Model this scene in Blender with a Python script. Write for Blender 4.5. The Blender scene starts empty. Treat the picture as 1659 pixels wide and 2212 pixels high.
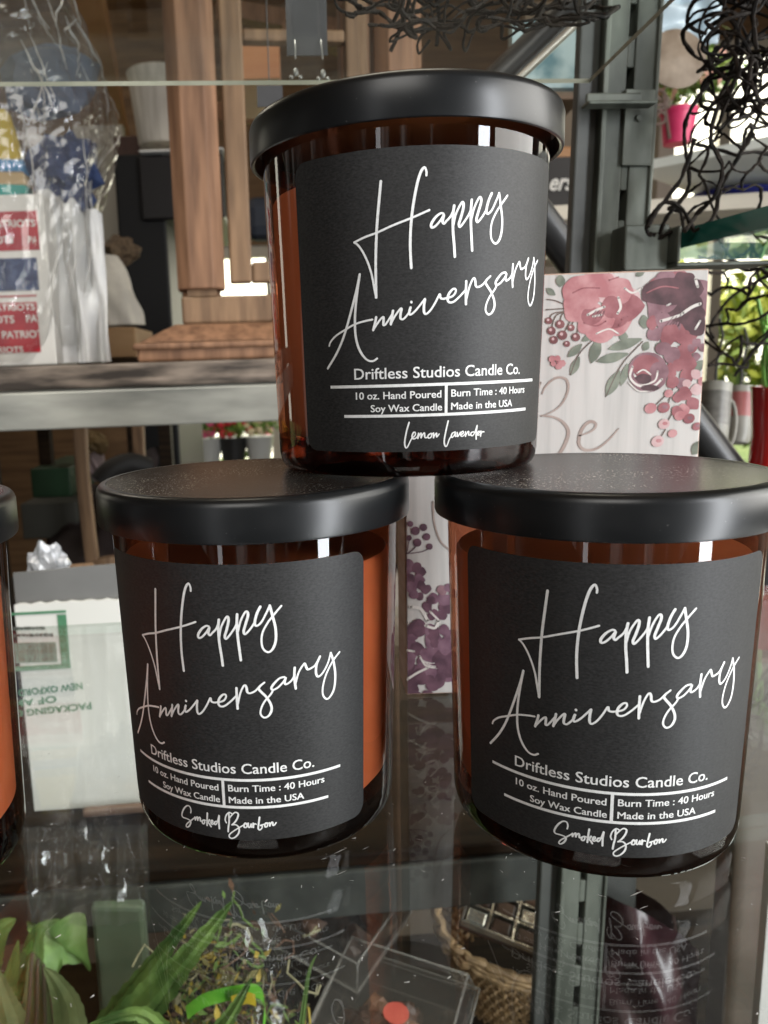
import bpy, math, random
from mathutils import Vector, Matrix
from mathutils import noise as mnoise

S = bpy.context.scene
COL = S.collection
R = math.radians

# ------------------------------------------------------------------ camera
# the lens as fitted to the jars: focal length and optical centre in units of a 1659 x 2212 picture
F_PX, C_X, C_Y = 1718.76, 645.56, 1112.87
PITCH, ROLL, CAM_H = 10.34274, -1.90166, 0.12783
cp, sp = math.cos(R(PITCH)), math.sin(R(PITCH))
cr, sr = math.cos(R(ROLL)), math.sin(R(ROLL))
FWD = Vector((0, cp, -sp)); R0 = Vector((1, 0, 0)); U0 = R0.cross(FWD)
RIGHT = R0 * cr + U0 * sr; UP = U0 * cr - R0 * sr
EYE = Vector((0, 0, CAM_H))

cam_d = bpy.data.cameras.new('camera'); cam = bpy.data.objects.new('camera', cam_d); COL.objects.link(cam)
cam.matrix_world = Matrix((( RIGHT.x, UP.x, -FWD.x, EYE.x), (RIGHT.y, UP.y, -FWD.y, EYE.y), (RIGHT.z, UP.z, -FWD.z, EYE.z), (0, 0, 0, 1)))
cam_d.sensor_fit = 'VERTICAL'; cam_d.sensor_height = 36; cam_d.sensor_width = 27
cam_d.lens = F_PX / 2212 * 36
cam_d.shift_x = (829.5 - C_X) / 2212; cam_d.shift_y = (C_Y - 1106) / 2212
cam_d.clip_start = .005; cam_d.clip_end = 60
cam_d.dof.use_dof = True; cam_d.dof.focus_distance = .213; cam_d.dof.aperture_fstop = 25
S.camera = cam

# ------------------------------------------------------------------ world, lamps, exposure
W = bpy.data.worlds.new('World'); S.world = W; W.use_nodes = True
bg = W.node_tree.nodes['Background']; bg.inputs[1].default_value = .16
# the rest of the shop round the shelf: dim, warm, with paler and darker upright things
wn = W.node_tree.nodes; wl = W.node_tree.links
wt = wn.new('ShaderNodeTexCoord'); wm = wn.new('ShaderNodeMapping'); wm.inputs['Scale'].default_value = (5.5, 5.5, 1.3); wl.new(wt.outputs['Generated'], wm.inputs[0])
wz = wn.new('ShaderNodeTexNoise'); wz.inputs['Scale'].default_value = 1.6; wz.inputs['Detail'].default_value = 4; wl.new(wm.outputs[0], wz.inputs['Vector'])
wr_ = wn.new('ShaderNodeValToRGB'); e = wr_.color_ramp.elements; e[0].position = .38; e[0].color = (.05, .04, .035, 1); e[1].position = .70; e[1].color = (5.0, 4.8, 4.6, 1)
e2 = e.new(.56); e2.color = (.36, .30, .25, 1); wl.new(wz.outputs['Fac'], wr_.inputs[0]); wl.new(wr_.outputs[0], bg.inputs[0])

def area(name, loc, target, sx, sy, power, col):
    d = bpy.data.lights.new(name, 'AREA'); d.shape = 'RECTANGLE'; d.size = sx; d.size_y = sy; d.energy = power; d.color = col
    o = bpy.data.objects.new(name, d); COL.objects.link(o); o.location = loc
    o.rotation_euler = (Vector(target) - Vector(loc)).to_track_quat('-Z', 'Y').to_euler()
    return o
area('window_light', (1.28, -.66, -.02), (.05, .25, .0), .26, 1.86, 36, (.93, .96, 1.0))
area('side_window_light', (1.7, .10, .55), (.0, .25, .05), 1.3, 1.2, 32, (1.0, .98, .93))
area('front_window_light', (-.22, -1.05, 1.10), (-.05, .4, -.02), .8, .5, 8, (1.0, .97, .92))
area('added_streak_light', (-.50, -.85, .02), (.0, .3, .02), .07, 1.86, 1.4, (.95, .97, 1.0))  # added strip, no doorway seen; shaped to draw upright streaks in the glass
area('shop_ceiling_light', (.1, 1.0, 1.9), (0, .6, 0), .8, .5, 7, (1.0, .9, .76))
area('garden_daylight', (1.2, 7.0, 4.6), (1.2, 6.6, 0), 5.0, 3.0, 1100, (1.0, .97, .9))
area('shop_far_light', (-1.2, 2.6, 2.0), (-.5, 3.2, .3), .9, .9, 20, (1.0, .9, .75))
sd = bpy.data.lights.new('added_carton_spot', 'SPOT'); sd.energy = 56; sd.spot_size = R(37); sd.spot_blend = .5; sd.shadow_soft_size = .06; sd.color = (1.0, .97, .9)  # added spot, no such lamp seen; brightens carton and rack, misses the jars
so = bpy.data.objects.new('added_carton_spot', sd); COL.objects.link(so); so.location = (-.27, -.02, 1.35); so.rotation_euler = (Vector((-.24, .72, -.05)) - so.location).to_track_quat('-Z', 'Y').to_euler()

S.view_settings.view_transform = 'Standard'; S.view_settings.look = 'None'
S.view_settings.exposure = .20; S.view_settings.gamma = 1; S.view_settings.use_curve_mapping = False
S.render.engine = 'CYCLES'
cy = S.cycles
cy.use_denoising = True; cy.max_bounces = 10; cy.transparent_max_bounces = 24; cy.diffuse_bounces = 3; cy.glossy_bounces = 5
cy.transmission_bounces = 8; cy.sample_clamp_indirect = 6; cy.caustics_reflective = False; cy.caustics_refractive = False
cy.use_adaptive_sampling = True; cy.adaptive_threshold = .012

# ------------------------------------------------------------------ helpers
def at(px, py, Y, m=0.0):
    "the point of the vertical plane y = Y + m x that the photograph shows at picture point px, py"
    d = FWD + RIGHT * ((px - C_X) / F_PX) - UP * ((py - C_Y) / F_PX)
    t = Y / (d.y - m * d.x)
    return EYE + d * t
def at_z(px, py, z):
    d = FWD + RIGHT * ((px - C_X) / F_PX) - UP * ((py - C_Y) / F_PX)
    return EYE + d * ((z - CAM_H) / d.z)
YAW = R(4.4); TY = math.tan(YAW)

def lin(c):
    if isinstance(c, str):
        c = [int(c[i:i + 2], 16) / 255 for i in (0, 2, 4)]
        c = [x / 12.92 if x <= .04045 else ((x + .055) / 1.055) ** 2.4 for x in c]
    return (*c[:3], 1)

def mat(name, col, rough=.5, metal=0.0, spec=.5, col2=None, scale=(20, 20, 20), detail=4, lo=.35, hi=.65, bump=0.0, bscale=None,
        speck=None, emit=0.0, kind='noise', sheen=0.0, coat=0.0, sss=0.0, alpha=1.0, rvar=0.0, trans=0.0):
    m = bpy.data.materials.new(name); m.use_nodes = True
    nt = m.node_tree; N = nt.nodes; Lk = nt.links; b = N['Principled BSDF']
    b.inputs['Base Color'].default_value = lin(col); b.inputs['Roughness'].default_value = rough; b.inputs['Metallic'].default_value = metal
    b.inputs['Specular IOR Level'].default_value = spec; b.inputs['Sheen Weight'].default_value = sheen; b.inputs['Coat Weight'].default_value = coat
    b.inputs['Alpha'].default_value = alpha; b.inputs['Transmission Weight'].default_value = trans
    if sss: b.inputs['Subsurface Weight'].default_value = sss; b.inputs['Subsurface Radius'].default_value = (.004, .002, .001)
    tc0 = N.new('ShaderNodeTexCoord'); oi = N.new('ShaderNodeObjectInfo'); tc = N.new('ShaderNodeVectorMath'); Lk.new(tc0.outputs['Object'], tc.inputs[0]); Lk.new(oi.outputs['Random'], tc.inputs[1])
    mp = N.new('ShaderNodeMapping'); Lk.new(tc.outputs[0], mp.inputs[0]); mp.inputs['Scale'].default_value = scale
    nz = N.new('ShaderNodeTexNoise'); nz.inputs['Scale'].default_value = 1; nz.inputs['Detail'].default_value = detail; Lk.new(mp.outputs[0], nz.inputs['Vector'])
    src = nz.outputs['Fac']
    if kind == 'wave':
        wv = N.new('ShaderNodeTexWave'); wv.inputs['Scale'].default_value = 1; wv.inputs['Distortion'].default_value = 6; wv.inputs['Detail'].default_value = 3
        wv.inputs['Detail Scale'].default_value = 1.5; Lk.new(mp.outputs[0], wv.inputs['Vector']); src = wv.outputs['Fac']
    out = None
    if col2 is not None:
        rp = N.new('ShaderNodeValToRGB'); rp.color_ramp.elements[0].position = lo; rp.color_ramp.elements[1].position = hi
        rp.color_ramp.elements[0].color = lin(col); rp.color_ramp.elements[1].color = lin(col2); Lk.new(src, rp.inputs[0]); out = rp.outputs[0]
    if speck:                                   # dust flecks: (colour, scale, threshold)
        n2 = N.new('ShaderNodeTexNoise'); n2.inputs['Scale'].default_value = speck[1]; n2.inputs['Detail'].default_value = 1
        Lk.new(tc.outputs[0], n2.inputs['Vector'])
        r2 = N.new('ShaderNodeValToRGB'); r2.color_ramp.elements[0].position = speck[2]; r2.color_ramp.elements[1].position = speck[2] + .05
        Lk.new(n2.outputs['Fac'], r2.inputs[0]); mx = N.new('ShaderNodeMix'); mx.data_type = 'RGBA'
        n4 = N.new('ShaderNodeTexNoise'); n4.inputs['Scale'].default_value = 38; n4.inputs['Detail'].default_value = 3; Lk.new(tc.outputs[0], n4.inputs['Vector'])
        r4 = N.new('ShaderNodeMapRange'); r4.inputs['From Min'].default_value = .36; r4.inputs['From Max'].default_value = .68; Lk.new(n4.outputs['Fac'], r4.inputs[0])
        m4 = N.new('ShaderNodeMath'); m4.operation = 'MULTIPLY'; Lk.new(r2.outputs[0], m4.inputs[0]); Lk.new(r4.outputs[0], m4.inputs[1])
        Lk.new(m4.outputs[0], mx.inputs['Factor'])
        if out: Lk.new(out, mx.inputs[6])
        else: mx.inputs[6].default_value = lin(col)
        mx.inputs[7].default_value = lin(speck[0]); out = mx.outputs[2]
    if out: Lk.new(out, b.inputs['Base Color'])
    if rvar:
        mr = N.new('ShaderNodeMapRange'); mr.inputs['To Min'].default_value = rough - rvar; mr.inputs['To Max'].default_value = rough + rvar
        Lk.new(nz.outputs['Fac'], mr.inputs[0]); Lk.new(mr.outputs[0], b.inputs['Roughness'])
    if bump:
        bp = N.new('ShaderNodeBump'); bp.inputs['Strength'].default_value = bump; bp.inputs['Distance'].default_value = .001
        if bscale:
            n3 = N.new('ShaderNodeTexNoise'); n3.inputs['Scale'].default_value = bscale; n3.inputs['Detail'].default_value = 3
            Lk.new(tc.outputs[0], n3.inputs['Vector']); Lk.new(n3.outputs['Fac'], bp.inputs['Height'])
        else: Lk.new(src, bp.inputs['Height'])
        Lk.new(bp.outputs[0], b.inputs['Normal'])
    if emit:
        b.inputs['Emission Color'].default_value = lin(col); b.inputs['Emission Strength'].default_value = emit
        if out: Lk.new(out, b.inputs['Emission Color'])
    return m

def clear_mat(name, tint, rough=.01, ior=1.5, gain=1.0, bump=0.0, bscale=60, bstretch=1.0, film=0.0, filmcol=(.8, .8, .8)):
    "clear glass or film: tinted pass-through plus a Fresnel reflection on either side; film adds a little milky scatter"
    m = bpy.data.materials.new(name); m.use_nodes = True; nt = m.node_tree; N = nt.nodes; Lk = nt.links
    N.remove(N['Principled BSDF']); out = N['Material Output']
    tr = N.new('ShaderNodeBsdfTransparent'); tr.inputs[0].default_value = lin(tint)
    gl = N.new('ShaderNodeBsdfGlossy'); gl.inputs['Roughness'].default_value = rough
    fr = N.new('ShaderNodeFresnel'); ge = N.new('ShaderNodeNewGeometry')
    mi = N.new('ShaderNodeMix'); mi.inputs['A'].default_value = ior; mi.inputs['B'].default_value = 1 / ior
    Lk.new(ge.outputs['Backfacing'], mi.inputs['Factor']); Lk.new(mi.outputs['Result'], fr.inputs['IOR'])
    fac = fr.outputs[0]
    if gain != 1:
        mu = N.new('ShaderNodeMath'); mu.operation = 'MULTIPLY'; mu.use_clamp = True; Lk.new(fac, mu.inputs[0]); mu.inputs[1].default_value = gain; fac = mu.outputs[0]
    base = tr.outputs[0]
    if film:
        df = N.new('ShaderNodeBsdfDiffuse'); df.inputs[0].default_value = lin(filmcol); m0 = N.new('ShaderNodeMixShader'); m0.inputs[0].default_value = film
        Lk.new(base, m0.inputs[1]); Lk.new(df.outputs[0], m0.inputs[2]); base = m0.outputs[0]
    mx = N.new('ShaderNodeMixShader'); Lk.new(fac, mx.inputs[0]); Lk.new(base, mx.inputs[1]); Lk.new(gl.outputs[0], mx.inputs[2])
    Lk.new(mx.outputs[0], out.inputs['Surface'])
    if bump:
        tc = N.new('ShaderNodeTexCoord'); nz = N.new('ShaderNodeTexNoise'); nz.inputs['Scale'].default_value = bscale; nz.inputs['Detail'].default_value = 3
        mp = N.new('ShaderNodeMapping'); mp.inputs['Scale'].default_value = (1, 1, bstretch); Lk.new(tc.outputs['Object'], mp.inputs[0]); Lk.new(mp.outputs[0], nz.inputs['Vector']); bp = N.new('ShaderNodeBump'); bp.inputs['Strength'].default_value = bump; bp.inputs['Distance'].default_value = .004
        Lk.new(nz.outputs['Fac'], bp.inputs['Height']); Lk.new(bp.outputs[0], gl.inputs['Normal']); Lk.new(bp.outputs[0], fr.inputs['Normal'])
    return m

class MB:
    "collects shapes, then links them as one mesh object"
    def __init__(s): s.v = []; s.f = []; s.mi = []; s.k = 0
    def add(s, vs, fs, k=None):
        n = len(s.v); s.v += [tuple(v) for v in vs]; s.f += [tuple(i + n for i in f) for f in fs]; s.mi += [s.k if k is None else k] * len(fs); return s
    def box(s, a, b, mtx=None, k=None):
        x0, y0, z0 = a; x1, y1, z1 = b
        vs = [Vector(p) for p in ((x0, y0, z0), (x1, y0, z0), (x1, y1, z0), (x0, y1, z0), (x0, y0, z1), (x1, y0, z1), (x1, y1, z1), (x0, y1, z1))]
        if mtx: vs = [mtx @ v for v in vs]
        return s.add(vs, [(0, 3, 2, 1), (4, 5, 6, 7), (0, 1, 5, 4), (1, 2, 6, 5), (2, 3, 7, 6), (3, 0, 4, 7)], k)
    def lathe(s, prof, n=64, c=(0, 0, 0), k=None, closed=False):
        vs = []; fs = []; m = len(prof)
        for r, z in prof:
            for i in range(n):
                a = 2 * math.pi * i / n; vs.append((c[0] + r * math.cos(a), c[1] + r * math.sin(a), c[2] + z))
        for j in range(m if closed else m - 1):
            for i in range(n):
                i2 = (i + 1) % n; j2 = (j + 1) % m
                fs.append((j * n + i, j * n + i2, j2 * n + i2, j2 * n + i))
        return s.add(vs, fs, k)
    def tube(s, pts, r, n=6, k=None):
        pts = [Vector(p) for p in pts]; rs = r if isinstance(r, (list, tuple)) else [r] * len(pts)
        vs = []; fs = []; u = None
        for i, p in enumerate(pts):
            t = (pts[min(i + 1, len(pts) - 1)] - pts[max(i - 1, 0)])
            t = t.normalized() if t.length > 1e-9 else Vector((0, 0, 1))
            if u is None: u = t.orthogonal().normalized()
            u = (u - t * u.dot(t)); u = u.normalized() if u.length > 1e-6 else t.orthogonal().normalized()
            w = t.cross(u)
            for q in range(n):
                a = 2 * math.pi * q / n; vs.append(p + (u * math.cos(a) + w * math.sin(a)) * rs[i])
        for i in range(len(pts) - 1):
            for q in range(n): fs.append((i * n + q, i * n + (q + 1) % n, (i + 1) * n + (q + 1) % n, (i + 1) * n + q))
        fs.append(tuple(range(n))[::-1]); fs.append(tuple((len(pts) - 1) * n + q for q in range(n)))
        return s.add(vs, fs, k)
    def prism(s, poly, d, mtx=None, k=None):
        "2-D outline (x, z) extruded from y = 0 to y = d"
        n = len(poly); vs = [Vector((x, 0, z)) for x, z in poly] + [Vector((x, d, z)) for x, z in poly]
        if mtx: vs = [mtx @ v for v in vs]
        fs = [tuple(range(n)), tuple(range(n, 2 * n))[::-1]] + [(i, i + n, (i + 1) % n + n, (i + 1) % n) for i in range(n)]
        return s.add(vs, fs, k)
    def sheet(s, fn, nu, nv, k=None):
        vs = [fn(i / nu, j / nv) for j in range(nv + 1) for i in range(nu + 1)]
        fs = [(j * (nu + 1) + i, j * (nu + 1) + i + 1, (j + 1) * (nu + 1) + i + 1, (j + 1) * (nu + 1) + i) for j in range(nv) for i in range(nu)]
        return s.add(vs, fs, k)
    def ball(s, c, r, n=16, jit=0.0, k=None, sq=(1, 1, 1)):
        vs = []; fs = []; m = n // 2
        for j in range(m + 1):
            for i in range(n):
                a = 2 * math.pi * i / n; b = math.pi * j / m
                d = Vector((math.sin(b) * math.cos(a), math.sin(b) * math.sin(a), math.cos(b)))
                q = 1 + jit * mnoise.noise(d * 2.3 + Vector(c) * 31)
                vs.append((c[0] + d.x * r * q * sq[0], c[1] + d.y * r * q * sq[1], c[2] + d.z * r * q * sq[2]))
        for j in range(m):
            for i in range(n): fs.append((j * n + i, (j + 1) * n + i, (j + 1) * n + (i + 1) % n, j * n + (i + 1) % n))
        return s.add(vs, fs, k)
    def build(s, name, mats, parent=None, smooth=False, bevel=0.0, loc=None, rz=0.0, seg=2):
        me = bpy.data.meshes.new(name); me.from_pydata(s.v, [], s.f)
        for m in (mats if isinstance(mats, (list, tuple)) else [mats]): me.materials.append(m)
        me.polygons.foreach_set('material_index', s.mi)
        if smooth: me.polygons.foreach_set('use_smooth', [True] * len(me.polygons))
        me.update(); me.validate()
        o = bpy.data.objects.new(name, me); COL.objects.link(o)
        if parent is not None: o.parent = parent
        if loc is not None: o.location = loc
        o.rotation_euler.z = rz
        if bevel:
            b = o.modifiers.new('bevel', 'BEVEL'); b.width = bevel; b.segments = seg; b.limit_method = 'ANGLE'; b.harden_normals = False
        if smooth:
            e = o.modifiers.new('edges', 'EDGE_SPLIT'); e.split_angle = R(40)
        return o

def tag(o, label=None, cat=None, group=None, kind=None):
    if label: o['label'] = label
    if cat: o['category'] = cat
    if group: o['group'] = group
    if kind: o['kind'] = kind
    return o
def empty(name, label, cat, loc=(0, 0, 0), rz=0.0, group=None):
    o = bpy.data.objects.new(name, None); COL.objects.link(o); o.location = loc; o.rotation_euler.z = rz; o.empty_display_size = .01
    return tag(o, label, cat, group)
def spline(pts, n=6):
    pts = [Vector(p) for p in pts]
    if len(pts) < 3: return [pts[0].lerp(pts[-1], i / n) for i in range(n + 1)]
    out = []
    for i in range(len(pts) - 1):
        p0, p1, p2, p3 = pts[max(i - 1, 0)], pts[i], pts[i + 1], pts[min(i + 2, len(pts) - 1)]
        for j in range(n):
            t = j / n
            out.append(.5 * ((2 * p1) + (p2 - p0) * t + (2 * p0 - 5 * p1 + 4 * p2 - p3) * t * t + (3 * p1 - p0 - 3 * p2 + p3) * t ** 3))
    out.append(pts[-1]); return out
def text2d(txt, bold=.0, shear=0.0):
    "flat lettering: vertices and faces with the baseline at 0 and the capital height scaled to 1"
    cu = bpy.data.curves.new('lettering_source', 'FONT'); cu.body = txt; cu.offset = bold; cu.resolution_u = 3; cu.shear = shear; cu.size = 1.0
    ob = bpy.data.objects.new('lettering_source', cu); COL.objects.link(ob)
    dg = bpy.context.evaluated_depsgraph_get(); me = ob.evaluated_get(dg).to_mesh()
    vs = [(v.co.x / .73, v.co.y / .73) for v in me.vertices]; fs = [tuple(p.vertices) for p in me.polygons]
    ob.evaluated_get(dg).to_mesh_clear(); bpy.data.objects.remove(ob); bpy.data.curves.remove(cu)
    x0 = min(v[0] for v in vs); x1 = max(v[0] for v in vs)
    return [((x - x0) / (x1 - x0), y) for x, y in vs], fs, x1 - x0
def ribbon(pts, w, ends=True):
    "flat stroke of a pen along 2-D points; w may be one width or one per point"
    n = len(pts); ws = w if isinstance(w, list) else [w] * n; vs = []; fs = []
    for i, p in enumerate(pts):
        a, b = pts[max(i - 1, 0)], pts[min(i + 1, n - 1)]; t = (b - a); t = t.normalized() if t.length > 1e-9 else Vector((1, 0)); q = Vector((-t.y, t.x)) * ws[i] / 2
        vs += [p + q, p - q]
    for i in range(n - 1): fs.append((2 * i, 2 * i + 1, 2 * i + 3, 2 * i + 2))
    if ends:
        for i in (0, n - 1):
            m = len(vs); vs += [pts[i] + Vector((math.cos(a), math.sin(a))) * ws[i] / 2 for a in (j * math.pi / 4 for j in range(8))]; fs.append(tuple(range(m, m + 8)))
    return vs, fs
rnd = random.Random(7)
# pen strokes of the label script: degrees round the jar from the label's middle, millimetres above its foot
HAPPY = '-23.05,73.96 -23.78,69.54 -24.59,64.46 -25.09,59.64 -25.42,54.06 -25.48,46.44;-25.48,46.44 -26.21,49.15 -26.93,52.02 -28.18,54.9 -29.98,57.64 -31.83,59.5 -33.19,60.22;-33.19,60.22 -29.03,61.26 -24.76,62.05 -19.06,63.49 -12.96,64.89 -8.92,65.96 -6.48,66.65;-7.5,74.64 -7.5,75.57 -8.15,76.52 -9.3,75.62 -10.4,73.48 -11.52,69.99 -12.45,65.96 -12.99,61.88 -13.13,57.75 -12.81,53.15;-1.54,65.73 -2.53,65.81 -4.33,64.91 -5.76,63.4 -5.6,62.54 -4.32,62.86 -2.52,64.2 -1.33,65.45 -1.84,64.03 -1.31,63.41 -0.42,64.01 1.15,65.2 2.24,66.9;2.33,67.58 1.94,65.37 2,61.6 2.49,58.15 2.76,55.55;2.09,62.98 3.01,65.71 4.86,68.1 5.67,68.28 5.7,67.09 4.92,65.03 4.14,63.32 4.59,62.63 6.33,64.02 8.24,66.09 8.87,67.81;8.89,69 8.62,66.44 8.72,63.01 9.04,59.9 9.36,57.02;8.69,64.04 9.92,67.14 11.59,69.4 12.47,69.59 12.62,68.57 11.69,66.49 10.87,64.59 11.37,63.84 13.23,65.15 15.11,67.1;17.01,70.77 15.82,69.18 14.98,67.26 14.9,66.23 15.65,65.91 17.19,66.82 19.03,69.13 20.27,70.91;20.27,70.91 21.1,68.18 21.97,65.09 21.94,61.94 20.88,59.79 19.22,58.86 17.53,59.7 16.93,61.43 17.33,63.88 19.17,66.37 21.43,68.37 24.27,70.6'
ANNIVERSARY = '-31.4,52.36 -32.55,49.13 -34.46,44.89 -36.75,40.24 -39.1,36.25 -42.17,32.6 -46.1,29.16;-31.4,52.36 -32.39,48.77 -33.32,44.48 -33.77,40.86 -33.64,37.19 -32.61,34.21 -30.97,32.13 -29.03,30.87 -27.07,30.67 -25.55,31.27;-44.99,35.01 -44.25,36.04 -41.87,37.46 -38.03,38.81 -33.8,40.13 -29.79,40.79 -27.01,41.05;-25.63,41.58 -26.05,40.22 -26.82,38.43;-26.82,38.43 -25.41,39.84 -23.75,41.23 -22.93,41.49 -22.96,40.48 -22.98,39.58 -22.17,39.74 -20.54,41.31 -19.57,42.35;-19.45,42.96 -19.73,41.82 -20.31,39.68;-20.31,39.68 -18.95,41.44 -17.08,43.17 -16.4,43.33 -16.73,42.09 -16.74,41.01 -15.8,40.81 -14.48,41.67 -13.26,42.88;-13.15,43.59 -13.58,42.71 -13.59,42 -12.91,41.91 -11.07,43 -8.18,45.42;-12.88,44.94 -12.83,44.86;-8.02,45.49 -8.34,44 -8.34,42.4 -7.65,41.85 -6.07,42.71 -4.22,44.63 -2.74,46.55 -2.36,45.66 -1.01,45.46 0.62,45.79;0.62,45.68 2.26,46.12 3.24,47.07 3.06,47.78 1.96,47.65 0.61,46.5 0.24,45.26 0.91,44.54 2.56,44.7 4.77,45.92 7.02,47.5;7.25,49.62 7.2,46.96 7.28,44.04;7.26,44.83 8.45,48.02 9.69,49.97 10.45,50.33 10.89,49.62 11.1,48.55 12.02,48.2 13.86,48.74 15.7,50 17.29,50.9;17.29,50.9 15.7,50 15.22,49.28 16.1,48.39 17.8,46.97 19.25,44.99 19.47,43.36 18.38,41.91 16.73,41.47 15.51,42.46 15.83,44.08 17.19,45.89 19.46,47.7 20.3,48.79;24.6,51.93 22.76,51.71 20.7,50.41 19.72,49.32 20.3,48.79 22.18,49.36 24.29,50.84 24.99,51.76 24.54,50.48 25.11,49.95 27.01,50.72 28.36,52.2;28.38,54.09 28.17,51.47 28.57,48.46;28.48,49.66 29.76,52.61 31.61,54.56 32.23,54.7 32.79,53.62 33.31,53.09 34.74,53.33 36.2,53.94 38.12,55.94;38.12,55.94 36.72,53.96 36.44,51.74 37.31,50.66 39.23,51.48 41.35,53.8 42.54,56.29;42.54,56.29 43.79,53.55 44.4,49.81 43.8,46.38 42.04,44.43 40.43,44.09 39.05,45.49 39.12,47.74 40.52,50.78 43.32,53.9 46.39,55.94'
LEMON_LAVENDER = '-13.96,14.71 -14.98,12.27 -15.67,9.62 -15.41,8.28 -14.69,8.27 -13.46,9.97 -12.63,10.9;-12.63,10.71 -11.69,11.38 -11.68,12.03 -12.34,12.04 -12.9,11.1 -12.47,10.41 -11.25,10.69 -10.58,11.44;-10.42,11.81 -10.7,10.49;-10.7,10.6 -9.87,11.61 -9.48,11.79 -9.48,10.65;-9.48,10.73 -8.76,11.59 -8.21,11.84 -8.1,10.81 -7.49,10.61 -6.82,10.98;-5.82,11.71 -6.82,11.16 -6.71,10.52 -5.82,10.65 -5.43,11.32 -5.82,11.71 -4.87,11.5;-4.76,11.76 -4.75,10.54;-4.75,10.62 -4.03,11.48 -3.58,11.65 -3.57,10.7 -2.62,11.44;0.88,14.74 0.05,12.31 -0.61,9.67 -0.3,8.33 0.45,8.3 1.41,9.99 2.16,10.73;3.72,11.82 2.55,11.47 2.16,10.73 2.57,10.41 3.44,11.06 3.73,11.63 3.75,10.67 4.34,10.73;4.5,11.6 4.76,10.56 5.81,11.67;6.13,10.97 7.03,11.4 6.9,11.86 6.12,11.54 6.01,10.79 6.75,10.57 7.77,11.1;7.94,11.67 7.97,10.52;7.97,10.6 8.87,11.64 9.31,11.62 9.33,10.78 10.15,10.9;11.53,11.54 10.45,11.39 10.28,10.74 11.11,10.59 12.04,11.51 12.96,13.2 12.57,11.3 12.63,9.57;12.85,10.79 14.02,11.24 13.87,11.63 13.16,11.28 13.25,10.62 14.04,10.67;14.67,11.6 14.59,10.26;14.63,10.83 15.35,11.38 16.17,11.35'
SMOKED_BOURBON = '-14.72,12.79 -14.49,13.73 -14.97,14.62 -16.29,14.59 -17.97,13.37 -19.15,11.63 -18.86,10.79 -17.12,10.7 -15.59,10.54 -15.01,10.05 -15.73,8.87 -16.85,8.2 -17.51,8.36 -16.89,9.24 -14.83,10.54 -12.82,11.79;-12.82,11.84 -12.79,11.05;-12.76,11.14 -12.08,11.97 -11.71,12.03 -11.68,11.14;-11.65,11.32 -10.97,12.08 -10.49,12.01 -10.46,11.12 -9.94,11.2;-8.93,11.64 -9.58,11.26 -9.62,10.57 -8.96,10.54 -8.55,11.2 -8.93,11.64 -8.12,11.61;-7.2,13.85 -7.48,11.99 -7.7,10.18;-7.62,10.85 -6.75,11.79 -6.46,11.97 -7.08,11.15 -6.51,10.64 -6.01,10.05;-5.91,11.06 -5.1,11.54 -5.23,11.97 -5.73,11.77 -5.91,11.06 -5.42,10.77 -4.71,11.14;-3.48,11.87 -4.19,11.64 -4.45,11.03 -3.97,10.87 -3.28,11.59 -2.31,13.74 -2.58,11.95 -2.57,9.83;1.61,14.63 1.57,12.28 1.13,10.49 0.92,9.24;0.44,11.77 0.03,12.62 0.57,13.97 1.78,14.84 3.08,14.42;1.7,13.17 2.73,14.11 4.13,14.99 5.25,14.65 4.96,13.48 3.77,12.11 2.54,11.31;2.54,11.31 4.18,11.4 5.26,10.56 5.07,9.08 3.68,7.84 2.24,7.37 1.3,7.7 1.44,8.45 3.2,9.58 5.51,10.71 7.12,11.4;7.82,12 7.3,11.5 7.35,10.82 8.1,10.78 8.42,11.43 7.83,11.95 8.88,11.81;8.94,11.96 8.82,11.08 9.4,10.79 10.08,11.81 10.08,10.85 10.59,11.02;10.82,11.96 10.83,10.79;10.83,11.31 11.4,11.81 11.98,11.65;13.34,13.66 12.91,11.92 12.65,10.47 13.26,10.01 14.06,10.57 14.12,11.25 13.35,11.27 15.06,11.62;15.73,11.97 15.19,11.5 15.33,10.82 15.99,10.88 16.25,11.51 15.73,11.97 16.94,11.77;17,11.91 17.08,11.03;17.08,11.11 17.79,12.01 18.2,11.92 18.27,11.16 18.87,11.21 19.5,11.83'
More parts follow.
